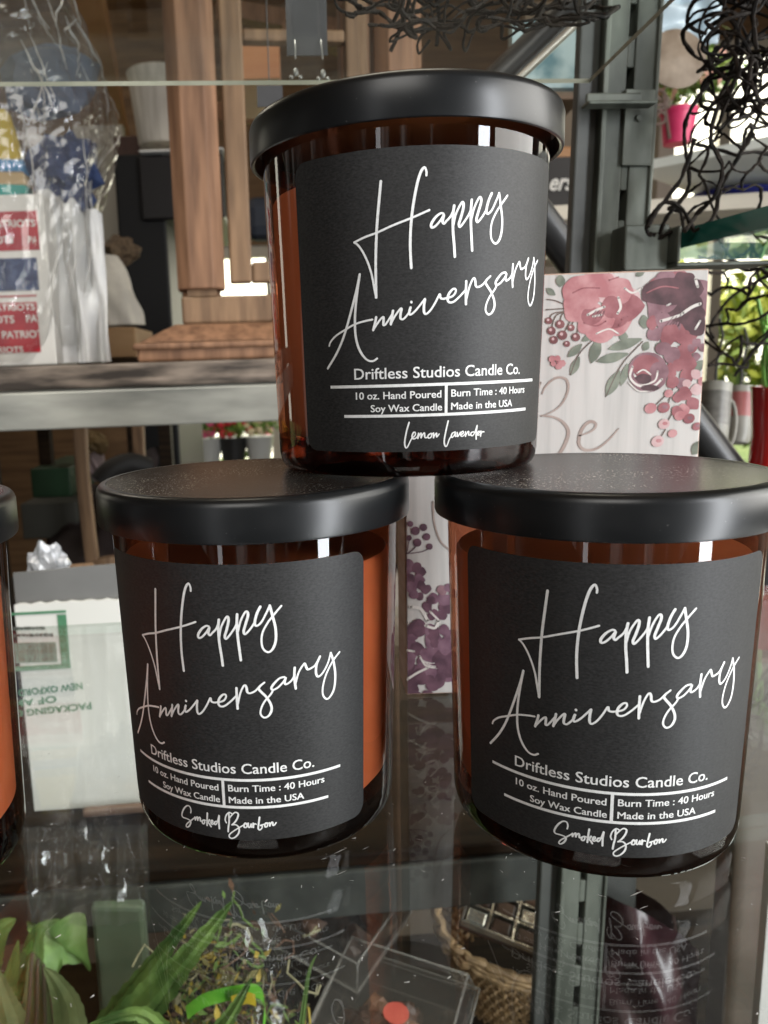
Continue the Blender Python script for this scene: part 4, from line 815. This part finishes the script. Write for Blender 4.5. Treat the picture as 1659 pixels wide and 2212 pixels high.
mb = MB(); n = len(rc)
for row_ in range(11):
    t = .12 + .88 * row_ / 11
    mb.tube([rc[i].lerp(low[i], t) + Vector((0, (-1) ** (i + row_) * .0022, 0)) for i in range(n)], .0021, 5)
for i in range(0, n, 2): mb.tube([rc[i], rc[i].lerp(low[i], .5), low[i]], .0016, 5)
mb.build('woven_side', wick, wk, smooth=True)
ct = empty('chocolate_tray', 'clear tray of silver wrapped chocolates lying in the wicker basket', 'sweets tray', tuple(at(1110, 1975, .595))); ct.rotation_euler = (R(20), R(10), R(-24))
MB().box((-.040, -.028, -.006), (.046, .026, -.0005)).build('tray_base', mat('clear_brown_tray', (.06, .04, .03), .25), ct, bevel=.002)
mb = MB(); wr = MB(); tr_m = mat('silver_wrap', (.55, .53, .45), .2, metal=.75, col2=(.8, .78, .68), scale=(80, 80, 80), bump=.6, bscale=200)
for i in range(4):
    for j in range(3):
        x, y = -.037 + .0205 * i, -.026 + .0172 * j; (mb if (i + j) % 3 else wr).box((x + .002, y + .002, 0), (x + .0170, y + .0138, .0055))
mb.build('chocolates', mat('chocolate', (.075, .040, .025), .35, col2=(.12, .07, .045), scale=(90, 90, 90)), ct, bevel=.0015); wr.build('silver_wrappers', tr_m, ct, bevel=.001)
mb = MB()
for i in range(5): mb.box((-.0385 + .0205 * i, -.027, -.0002), (-.0368 + .0205 * i, .025, .0072))
for j in range(4): mb.box((-.0385, -.0272 + .0172 * j, -.0001), (.0452, -.0258 + .0172 * j, .0071))
mb.build('dividers', tr_m, ct)
# dark maroon wrapped parcel and the tan strip at the lower right
mr = mat('maroon_film', (.040, .014, .018), .3, col2=(.085, .055, .052), scale=(16, 16, 16), bump=.6, bscale=40)
mb = MB(); p0, p1 = at(1300, 2240, .50), at(1520, 1890, .53)
def parcel(u, v):
    x = p0.x + (p1.x - p0.x) * u * (1 - .12 * v); return (x, .515 + .02 * mnoise.noise(Vector((u * 4, v * 4, 2))) + .02 * math.sin(u * 3.1) * -1, ZB + (p1.z - ZB) * v * (1 - .25 * u * u))
mb.sheet(parcel, 26, 26); vs = list(mb.v); n = len(vs); mb.add([(x, y + .035, z) for x, y, z in vs], [tuple(reversed(f)) for f in mb.f[:676]])
tag(mb.build('maroon_parcel', mr, smooth=True), 'dark maroon wrapped parcel right of the slotted upright, under the glass', 'parcel')
p = at(1612, 2100, .50); p.z = ZB
tag(MB().box((-.0155, 0, 0), (.0155, .02, .41)).build('tan_post', mat('tan_laminate', (.075, .058, .043), .5, col2=(.12, .098, .078), scale=(6, 6, 40)), loc=tuple(p), rz=R(3), bevel=.001), 'tan laminate post under the glass at the right edge', 'post')
p = at(1690, 2100, .46); p.z = ZB
tag(MB().box((-.012, 0, 0), (.018, .01, .255)).build('white_divider', M['white'], loc=tuple(p), rz=R(-8)), 'thin white divider beside the tan post at the lower right', 'divider')
# pale clear bag hanging below the carton
bgf = clear_mat('clear_bag_film', (.86, .88, .86), .06, 1.5, 1.4, bump=.5, bscale=30, film=.05, filmcol=(.5, .5, .47))
p0, p1 = at(66, 1985, .483), at(318, 1780, .487); mb = MB()
mb.sheet(lambda u, v: (p0.x + (p1.x - p0.x) * u, .487 + .006 * mnoise.noise(Vector((u * 5, v * 3, 4))) + .003 * mnoise.noise(Vector((u * 14, v * 2, 7))) - .012 * (1 - v), p0.z + (p1.z - p0.z) * v), 40, 24)
tag(mb.build('clear_bag', bgf, smooth=True), 'empty clear plastic bag hanging over the grey beam below the carton', 'bag')

# ------------------------------------------------------------------ right-hand side: vase, hanging mugs, plants on a glass shelf
vs_ = empty('red_vase', 'red glass vase with green stems at the right edge', 'vase', (at(1668, 1000, .62).x, .62, at(1660, 1120, .62).z))
o0 = vs_.location; zt = at(1640, 835, .62).z - o0.z; zb = at(1640, 1040, .62).z - o0.z
r1 = at(1670, 835, .62).x - at(1618, 835, .62).x
mb = MB(); mb.lathe([(0, 0), (r1 * 1.3, 0), (r1 * 1.25, .01), (r1 * .95, zb * .6), (r1 * .85, (zb + zt) * .5), (r1 * .98, zt - .004), (r1 * 1.02, zt), (r1 * .95, zt), (r1 * .8, zt * .8), (0, zt * .7)], 40)
mb.build('glass', mat('red_glass', (.34, .006, .008), .08, spec=.8, col2=(.55, .02, .015), scale=(140, 140, 3), coat=.6), vs_, smooth=True)
mb = MB(); rr = random.Random(13)
for i in range(9): mb.tube(spline([Vector((rr.uniform(-.5, .5) * r1, rr.uniform(-.5, .5) * r1, zt * .75)), Vector((rr.uniform(-.7, .7) * r1, rr.uniform(-.4, .4) * r1, zt + .03)), Vector((rr.uniform(-1.3, 1.0) * r1, rr.uniform(-.4, .4) * r1, zt + rr.uniform(.04, .075)))], 5), .0016, 5)
mb.build('stems', mat('fresh_stem', (.09, .25, .03), .5, col2=(.16, .36, .05), scale=(50, 50, 50)), vs_, smooth=True)
c = vs_.location
tag(MB().lathe([(0, -.9), (.05, -.9), (.045, -.88), (.012, -.86), (.012, -.02), (.040, -.016), (.040, -.0005), (0, -.0005)], 28).build('plant_stand', M['black'], loc=tuple(c), smooth=True), 'slim black plant stand under the red vase', 'stand')
def mug(label, px, py, w, h, Y, body, inner):
    c = at(px, py, Y); r = empty('hanging_mug', label, 'mug', tuple(c)); rw = w / 2 / F_PX * Y; rh = h / F_PX * Y
    r.rotation_euler = (R(-14), R(8), 0)
    MB().lathe([(0, -rh), (rw * .7, -rh), (rw * .95, -rh * .85), (rw, -rh * .4), (rw, 0), (rw * .92, 0), (rw * .9, -rh * .5), (0, -rh * .9)], 32).build('cup', body, r, smooth=True)
    mb = MB(); mb.tube([(rw * (.95 + .55 * math.sin(t)), 0, -rh * .5 + rh * .32 * math.cos(t)) for t in (math.pi * i / 14 for i in range(15))], rw * .13, 8); mb.build('handle', body, r, smooth=True)
    mb = MB(); mb.tube([(0, 0, -rh * .02), (0, 0, .02), (.004, 0, .045), (0, 0, .06)], .0012, 6); mb.build('hook', M['black'], r)
    if inner: MB().lathe([(rw * 1.004, -rh * .55), (rw * 1.006, -rh * .12)], 32).build('band', inner, r, smooth=True)
    return r
mgrey = mat('grey_stoneware', (.17, .165, .14), .4, col2=(.24, .235, .20), scale=(50, 50, 50))
mug('grey stoneware mug hanging beside the flowered block sign', 1545, 830, 66, 165, .72, mgrey, mat('dark_glaze', (.085, .08, .07), .4, col2=(.13, .125, .11), scale=(120, 120, 200)))
mug('grey and red mug hanging left of the red vase', 1600, 838, 60, 120, .78, mgrey, mat('red_glaze', (.22, .05, .05), .4, col2=(.30, .10, .09), scale=(40, 40, 40)))
# far glass shelf with the pink pot
fs = empty('glass_shelf', 'far pale glass shelf carrying the bright pink flower pot', 'glass shelf', tuple(at(1375, 338, 1.1))); o0 = fs.location
mb = MB(); z = o0.z; A, B, C_, D_ = at_z(1375, 350, z), at_z(1640, 222, z), None, None
A = at(1372, 352, 1.15); B = Vector((A.x + .62, A.y - .62, A.z)); q = [A, B, B + Vector((.35, .25, 0)), A + Vector((.35, .35, 0))]
v8 = [v - o0 + Vector((0, 0, dz)) for dz in (-.012, 0) for v in q]; mb.add(v8, [(0, 1, 2, 3), (4, 5, 6, 7), (0, 1, 5, 4), (1, 2, 6, 5), (2, 3, 7, 6), (3, 0, 4, 7)])
mb.build('glass_pane', mat('frosted_glass', (.62, .66, .60), .2, col2=(.72, .75, .70), scale=(5, 5, 5)), fs)
pp = empty('potted_plant', 'leafy plant in a bright pink pot on the far pale glass shelf', 'plant', tuple(at(1463, 312, 1.22))); pr_ = 34 / F_PX * 1.22; hh = 66 / F_PX * 1.22
MB().lathe([(0, 0), (pr_ * .78, 0), (pr_ * .98, hh * .86), (pr_ * 1.05, hh * .87), (pr_ * 1.05, hh), (pr_ * .95, hh), (pr_ * .9, hh * .85), (0, hh * .8)], 36).build('pot', mat('hot_pink_pot', (.62, .03, .13), .4, col2=(.70, .06, .17), scale=(20, 20, 20)), pp, smooth=True)
gl = [mat('plant_green', (.10, .22, .03), .5, col2=(.20, .34, .07), scale=(60, 60, 60)), mat('plant_lime', (.28, .40, .08), .5), mat('petal_peach', (.75, .42, .34), .6)]
def tuft(mb, rr, c, r, n, ls, ks):
    for i in range(n):
        p = Vector((rr.gauss(0, .45) * r[0], rr.gauss(0, .45) * r[1], rr.gauss(0, .45) * r[2])) + Vector(c); a = Vector([rr.gauss(0, 1) for _ in range(3)]).normalized(); b = a.cross(Vector([rr.gauss(0, 1) for _ in range(3)])).normalized(); l = ls * rr.uniform(.6, 1.4)
        mb.add([p - a * l, p + b * l * .38, p + a * l, p - b * l * .38], [(0, 1, 2, 3)], rr.choice(ks))
mb = MB(); rr = random.Random(15); tuft(mb, rr, (.012, 0, hh + .045), (.060, .05, .035), 420, .011, (0, 0, 0, 1, 1, 2)); mb.build('foliage', gl, pp)
sc_ = empty('iron_scroll', 'small scrolled iron ornament beside the pink pot', 'ornament', tuple(at(1412, 300, 1.2))); o0 = sc_.location
mb = MB()
for cx_, cz_, s_ in ((1420, 220, 1), (1425, 252, -1)):
    c0 = at(cx_, cz_, 1.2) - o0; mb.tube([c0 + Vector((s_ * (.003 + .0016 * t) * math.cos(t), 0, (.003 + .0016 * t) * math.sin(t))) for t in (i * .35 for i in range(26))], .0022, 6)
mb.tube([at(1432, 205, 1.2) - o0, at(1440, 260, 1.2) - o0, at(1446, 300, 1.2) - o0], .0026, 6); mb.build('scroll', mat('rusty_iron', (.10, .06, .045), .6), sc_, smooth=True)
tag(MB().lathe([(0, 0), (.03, 0), (.055, .02), (.06, .024), (.054, .022), (.03, .006), (0, .005)], 36).build('blue_bowl', mat('cobalt_glaze', (.02, .025, .22), .25, col2=(.05, .06, .32), scale=(20, 20, 20)), loc=tuple(at(1582, 452, 1.3)), smooth=True), 'cobalt blue bowl behind the twig ball', 'bowl')
tag(MB().box((-.35, -.14, -.02), (.5, .14, 0)).build('window_ledge', mat('pale_wood_ledge', (.50, .45, .36), .6, col2=(.58, .52, .42), scale=(5, 40, 40)), loc=tuple(at(1582, 455, 1.3)), rz=R(-10)), 'pale wooden ledge under the blue bowl', 'ledge')
p = at(1458, 132, .80)
tag(MB().lathe([(0, 0), (.026, .0), (.028, .004), (.0, .006)], 40).build('brown_plate', mat('brown_stoneware', (.12, .085, .055), .5, col2=(.24, .19, .14), scale=(40, 40, 40)), loc=tuple(p), smooth=True), 'round brown plate hanging above the pink pot', 'plate')
bpy.context.view_layer.update()
o = bpy.data.objects['brown_plate']; o.rotation_euler = (R(78), R(8), 0)
teal = mat('teal_painted_panel', (.05, .13, .15), .5, col2=(.28, .36, .36), scale=(22, 22, 22), detail=5, lo=.42, hi=.6)
p, q = at(1105, 190, .9), at(1262, 40, .9)
tag(MB().box((0, 0, 0), (q.x - p.x, .012, q.z - p.z)).build('teal_panel', teal, loc=tuple(p), rz=YAW), 'teal painted panel behind the black tube stand', 'picture')
p, q = at(1385, 100, 1.0), at(1560, -60, 1.0)
mb = MB(); mb.sheet(lambda u, v: (p.x + (q.x - p.x) * u, 1.0 + .012 * mnoise.noise(Vector((u * 5, v * 5, 1))), p.z + (q.z - p.z) * v), 24, 24)
tag(mb.build('blue_wrap', mat('pale_blue_film', (.26, .36, .42), .2, col2=(.50, .58, .62), scale=(14, 14, 14), bump=.8, bscale=40), smooth=True), 'pale blue wrapping film at the top right of the upright', 'wrapping')

# ------------------------------------------------------------------ far back of the shop
def fbox(name, label, cat, px0, px1, py0, py1, Y, dep, m, bevel=.003):
    p, q = at(px0, py1, Y), at(px1, py0, Y)
    return tag(MB().box((0, 0, 0), (abs(q.x - p.x), dep, q.z - p.z)).build(name, m, loc=(p.x, Y, p.z), bevel=bevel), label, cat)
blackapp = mat('black_appliance', (.005, .005, .0052), .5, spec=.2)
fr = empty('black_fridge', 'tall black fridge behind the wooden lantern post', 'fridge', tuple(at(330, 1100, 2.3))); o0 = fr.location
def fpart(name, px0, px1, py0, py1, Y, dep, m):
    p, q = at(px0, py1, Y) - o0, at(px1, py0, Y) - o0; return MB().box((p.x, p.y, p.z), (q.x, p.y + dep, q.z)).build(name, m, fr, bevel=.006)
fpart('cabinet', 303, 350, 330, 1180, 2.3, .6, blackapp); fpart('door', 306, 480, 330, 476, 2.28, .5, mat('black_door', (.007, .006, .006), .4, spec=.25)); fpart('top_trim', 300, 482, 318, 328, 2.27, .5, M['white'])
bk = empty('white_bucket', 'white ribbed bucket standing on the black fridge', 'bucket', tuple(at(350, 317, 2.45))); k = 2.45 / F_PX
mb = MB(); mb.lathe([(0, 0), (44 * k, 0), (46 * k, 4 * k), (56 * k, 100 * k), (62 * k, 135 * k), (58 * k, 138 * k), (54 * k, 100 * k), (0, 8 * k)], 40); mb.build('pail', mat('bone_white', (.42, .39, .34), .7, col2=(.30, .28, .24), scale=(60, 60, 4)), bk, smooth=True)
fbox('brown_doorframe', 'dark reddish door frame left of the black fridge', 'door frame', 268, 300, 292, 640, 2.6, .08, mat('dark_mahogany', (.045, .018, .012), .5, col2=(.07, .03, .02), scale=(40, 40, 4)))
fbox('white_door', 'off white door beside the dark reddish door frame', 'door', 190, 264, 268, 700, 2.7, .04, mat('cream_paint', (.40, .39, .34), .6, col2=(.34, .33, .29), scale=(4, 4, 4)))
mb = MB(); mb.ball((0, 0, 0), .036, 28, .35, sq=(1.15, .8, .85))
tag(mb.build('straw_ball', mat('dry_straw', (.040, .024, .013), .85, col2=(.11, .075, .042), scale=(120, 120, 120), bump=.9, bscale=120), loc=tuple(at(258, 545, 1.75)), smooth=True), 'brown straw ball behind the gift bundle, above the paper sack', 'ornament')
p0 = at(205, 705, 1.65); mb = MB()
def sack(u, v):
    a = 2 * math.pi * u; r = (.055 - .03 * max(0, v - .45)) * (1 + .16 * mnoise.noise(Vector((math.cos(a) * 2, math.sin(a) * 2, v * 3)))); return (p0.x + .045 + r * math.cos(a) - .03 * v, p0.y + r * math.sin(a) * .7, p0.z + v * .135)
mb.sheet(sack, 40, 24); tag(mb.build('paper_sack', mat('white_paper', (.52, .50, .44), .8, col2=(.42, .40, .36), scale=(30, 30, 30)), smooth=True), 'crumpled white paper sack on the cardboard box', 'sack')
fbox('cardboard_box', 'brown cardboard box between the gift bundle and the lantern', 'box', 195, 291, 706, 775, 1.6, .2, mat('cardboard', (.24, .14, .065), .8, col2=(.29, .18, .09), scale=(9, 9, 30)))
tb = empty('side_table', 'small dark table holding the cardboard box', 'table', tuple(at(240, 776, 1.6))); k = tb.location
MB().box((-.3, -.02, -.03), (.06, .42, -.001)).build('table_top', M['board'], tb)
for x in (-.28, .02):
    for y in (.0, .37): MB().box((x, y, -1.0 - k.z), (x + .03, y + .03, -.031)).build('leg', M['board'], tb)
# wooden chair seen through the gap under the weathered shelf
ch = empty('wooden_chair', 'tan wooden chair in the dark gap under the weathered shelf', 'chair', tuple(at(205, 1300, 1.2))); o0 = ch.location
for name, pts, r in (('post', [at(172, 860, 1.2), at(178, 1010, 1.2), at(190, 1130, 1.2), at(214, 1330, 1.2)], .0125), ('post', [at(296, 860, 1.45), at(300, 960, 1.45), at(304, 1040, 1.45), at(318, 1300, 1.45)], .0135), ('rail', [at(196, 1222, 1.2), at(235, 1214, 1.2), at(290, 1206, 1.22)], .012)):
    c = [p - o0 for p in spline(pts, 5)]; mb = MB(); mb.tube(c, r * 1.05, 4); mb.build(name, M['cedar2'], ch, bevel=.002)
MB().box((-.02, -.02, -.09), (.22, .24, -.065)).build('seat', M['cedar2'], ch)
dk = mat('dark_fabric', (.018, .012, .012), .8, col2=(.04, .028, .028), scale=(9, 9, 9))
mb = MB(); p0, p1 = at(20, 1320, 1.5), at(330, 960, 1.9)
mb.sheet(lambda u, v: (p0.x + (p1.x - p0.x) * u, 1.5 + .5 * v + .04 * mnoise.noise(Vector((u * 3, v * 3, 0))), p0.z + (at(100, 1100, 1.7).z - p0.z) * v * (.55 + .45 * u) * 1.6 + .03 * mnoise.noise(Vector((u * 4, v * 4, 5)))), 24, 18)
tag(mb.build('dark_blanket', dk, smooth=True), 'dark plum blanket heaped behind the wooden chair', 'blanket')
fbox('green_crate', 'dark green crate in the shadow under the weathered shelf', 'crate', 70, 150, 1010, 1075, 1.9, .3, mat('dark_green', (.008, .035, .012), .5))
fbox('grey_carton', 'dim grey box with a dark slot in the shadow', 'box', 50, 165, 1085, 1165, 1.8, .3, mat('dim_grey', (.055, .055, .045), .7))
mb = MB(); mb.tube(spline([at(215, 1042, 1.35), at(240, 1015, 1.36), at(280, 1000, 1.38), at(320, 1010, 1.4)], 6), .018, 12)
tag(mb.build('black_roll', M['dark'], smooth=True), 'black rolled cloth between the chair posts', 'cloth')
mb = MB(); mb.ball(tuple(at(208, 960, 1.5)), .022, 14, .5, 0); mb.ball(tuple(at(207, 1000, 1.5)), .024, 14, .4, 1, (.7, .7, 1.4))
tag(mb.build('rag_doll', [mat('ochre_cloth', (.13, .085, .03), .7), mat('pinkish_cloth', (.30, .24, .25), .7)]), 'small ochre and pink cloth bundle beside the chair post', 'cloth')
# flower pots on the far window bench
rr = random.Random(21); bench_z = at(500, 1012, 3.6).z
bn = empty('window_bench', 'long bench below the bright far window, holding flower pots', 'bench', (at(480, 1012, 3.6).x, 3.5, -1.0))
MB().box((-.35, 0, bench_z + 1 - .04), (1.7, .35, bench_z + 1)).build('bench_top', mat('grey_bench', (.25, .24, .22), .6, col2=(.2, .19, .17), scale=(3, 30, 30)), bn)
for x in (-.33, .6, 1.62): MB().box((x, .02, 0), (x + .06, .33, bench_z + .955)).build('leg', M['postgrey'], bn)
for px, kc, lab, potc in ((452, 0, 'grey pot of pink flowers at the left end of the far window bench', (.50, .51, .48)), (506, 1, 'dark pot of red flowers on the far window bench', (.02, .02, .02)), (562, 2, 'grey pot of cream flowers on the far window bench, nearest the top jar', (.46, .47, .45))):
    c = at(px, 1010, 3.68); c.z = bench_z; r = empty('flower_pot', lab, 'flower pot', tuple(c), group='flower pots on the far bench'); k = 3.68 / F_PX
    MB().lathe([(0, .001), (22 * k, .001), (31 * k, 58 * k), (33 * k, 64 * k), (29 * k, 64 * k), (0, 55 * k)], 32).build('pot', mat('pot_glaze', potc, .4), r, smooth=True)
    mb = MB(); tuft(mb, rr, (0, 0, 85 * k), (34 * k, 30 * k, 14 * k), 260, .024, (0, 0, 1)); mb.build('foliage', [gl[0], gl[1]], r)
    mb = MB()
    for i in range(16): mb.ball((rr.gauss(0, 16) * k, rr.gauss(0, 14) * k - .02, (76 + rr.uniform(-4, 24)) * k), .019, 8, .5)
    mb.build('blossoms', mat('blossom', ((.80, .10, .25), (.75, .04, .06), (.85, .72, .45))[kc], .6), r)
# shelves and the lettered sign between the top jar and the upright
sgp = empty('lettered_sign', 'dark sign with pale lettering ers, right of the top jar', 'sign', tuple(at(1218, 395, 1.6))); k = 1.6 / F_PX
MB().box((-60 * k, 0, -48 * k), (24 * k, .02, 50 * k)).build('board', mat('dark_sign_board', (.012, .009, .008), .6), sgp)
vs, fs_, w = text2d('ers', .02, .35); tm = MB(); tm.add([(-30 * k + X * 50 * k, -.003, -14 * k + Yc * 34 * k) for X, Yc in vs], fs_); tm.build('lettering', M['white'], sgp)
bkc = empty('brown_bookcase', 'brown wooden bookcase right of the top jar, beyond the lettered sign', 'bookcase', tuple(at(1215, 600, 1.75))); o0 = bkc.location
for y in (205, 345, 448): 
    p, q = at(1120, y + 12, 1.7) - o0, at(1262, y, 1.7) - o0; MB().box((p.x, p.y, p.z), (q.x, p.y + .25, q.z)).build('shelf', mat('bookcase_wood', (.10, .06, .035), .6, col2=(.16, .10, .06), scale=(4, 40, 40)), bkc)
p, q = at(1120, 900, 1.97) - o0, at(1262, 0, 1.97) - o0; MB().box((p.x, p.y, p.z), (q.x, p.y + .02, q.z)).build('back_panel', mat('bookcase_back', (.09, .06, .035), .6, col2=(.15, .11, .07), scale=(30, 4, 4)), bkc)
fbox('orange_box', 'orange wooden tray on the brown bookcase, above the lettered sign', 'tray', 1186, 1250, 315, 342, 1.72, .12, mat('orange_wood', (.30, .13, .04), .5, col2=(.38, .19, .07), scale=(30, 30, 30)))
fbox('cream_box', 'cream box on the brown bookcase, below the lettered sign', 'box', 1175, 1255, 462, 560, 1.72, .14, mat('cream_card', (.55, .48, .36), .7))
# warm clutter above and behind the lantern
fbox('terracotta_drawer', 'orange drawer front seen above the upper glass shelf', 'drawer', 505, 602, 62, 172, 2.0, .3, mat('orange_drawer', (.34, .12, .04), .5, col2=(.42, .18, .07), scale=(4, 4, 30)))
fbox('navy_jacket', 'dark navy jacket hanging between the lantern and the top jar', 'jacket', 528, 640, 418, 515, 2.2, .1, mat('navy_jacket_cloth', (.012, .016, .026), .7, col2=(.02, .026, .04), scale=(8, 8, 8)), .03)

# ------------------------------------------------------------------ the shop itself, the window and the garden beyond
def struct(name, mb, m, **k): o = mb.build(name, m, **k); o['kind'] = 'structure'; return o
struct('floor', MB().box((-5, -3, -1.05), (6, 4.6, -1.0)), mat('shop_floor', (.05, .035, .025), .6, col2=(.08, .06, .045), scale=(1, 8, 1)))
planks = MB()
for i in range(30): planks.box((-5, 4.6 - .26 * (i + 1) + .006, 1.98 + .0 * i), (6, 4.6 - .26 * i, 2.0))
planks.box((-5, -3.3, 2.001), (6, 4.7, 2.06))
struct('ceiling', planks, mat('ceiling_boards', (.17, .085, .030), .6, col2=(.30, .165, .065), scale=(1, 14, 1)))
wallm = mat('brown_board_wall', (.11, .060, .026), .7, col2=(.19, .11, .05), scale=(3, 3, 30))
ww = empty('board_wall', 'brown boarded back wall with two bright window openings', 'wall', (0, 4.5, 0))
for (x0, x1, z0, z1) in ((-5, -.80, -1, 2), (-.80, 1.25, -1, -.62), (-.80, 1.25, .80, 2), (1.25, 1.75, -1, 2), (1.75, 4.6, -1, -.55), (1.75, 4.6, 1.75, 2), (4.6, 6, -1, 2)):
    MB().box((x0, 0, z0), (x1, .1, z1)).build('wall_panel', wallm, ww)
fm = mat('window_frame_paint', (.60, .56, .46), .5)
for (x0, x1, z0, z1) in ((-.80, 1.25, -.62, .80), (1.75, 4.6, -.55, 1.75)):
    mb = MB(); n = 3 if x1 < 2 else 5
    for i in range(n + 1): x = x0 + (x1 - x0 - .06) * i / n; mb.box((x, .02, z0), (x + .06, .08, z1))
    mb.box((x0, .021, z0), (x1, .079, z0 + .06)); mb.box((x0, .021, z1 - .06), (x1, .079, z1)); mb.build('window_frame', fm, ww)
fbox('taupe_wall', 'taupe partition wall behind the pink pot', 'wall', 1392, 1476, -30, 1000, 2.4, .06, mat('taupe_paint', (.27, .225, .18), .7, col2=(.22, .18, .145), scale=(3, 3, 3)))
raf = empty('roof_rafter', 'orange brown roof rafter at the top left of the shop', 'rafter', tuple(at(240, 300, 3.6))); o0 = raf.location
a_, b_ = at(258, 330, 3.8) - o0, at(170, -90, 2.6) - o0; MB().tube([a_, b_], .075, 4).build('timber', mat('rafter_wood', (.26, .115, .05), .6, col2=(.34, .17, .08), scale=(8, 8, 8)), raf)
for i, (a, b, Y) in enumerate((((470, 20), (900, 95), 3.4), ((480, 240), (640, 262), 3.2), ((620, 60), (900, 140), 3.0))):
    r = empty('roof_beam', ('upper brown roof beam above the top jar', 'brown beam beside the lantern door, under the glass shelf', 'lower brown roof beam above the top jar')[i], 'beam', tuple(at(*a, Y)))
    MB().tube([Vector((0, 0, 0)), at(*b, Y + .3) - r.location], .045, 4).build('timber', M['cedar'], r)
struct('sky', MB().box((-16, 12.0, -4), (22, 12.1, 12)), mat('overcast_sky', (1.0, .95, .79), 1, emit=2.6))
struct('garden_ground', MB().box((-12, 4.65, -1.2), (16, 11.9, -1.15)), mat('garden_lawn', (.08, .15, .03), .9, col2=(.2, .27, .08), scale=(6, 6, 6)))
gm_ = [mat('sunlit_leaf', (.16, .24, .03), .6), mat('yellow_leaf', (.34, .38, .05), .6), mat('deep_leaf', (.05, .10, .02), .6), mat('flower_pink', (.60, .10, .22), .6), mat('flower_orange', (.70, .36, .05), .6)]
mb = MB(); rr = random.Random(33)
for cx_, cz_, rx_, rz_, n, ks in ((3.3, -.15, 1.3, .5, 1500, (0, 0, 1, 1, 2)), (2.7, .55, .5, .4, 260, (0, 1, 1)), (4.6, .5, 1.2, .5, 600, (0, 0, 1, 2)), (3.6, .42, .55, .30, 900, (1, 1, 0)), (.2, -.3, 1.2, .25, 800, (0, 1, 1, 2, 3)), (-.75, .1, .35, .35, 260, (1, 1, 3, 4, 0)), (-.4, .35, .3, .25, 90, (0, 1))):
    tuft(mb, rr, (cx_, 6.4, cz_), (rx_, .6, rz_), n, .075, ks)
tag(mb.build('garden_foliage', gm_), 'sunlit yellow green garden foliage outside the shop windows', 'foliage', kind='stuff')
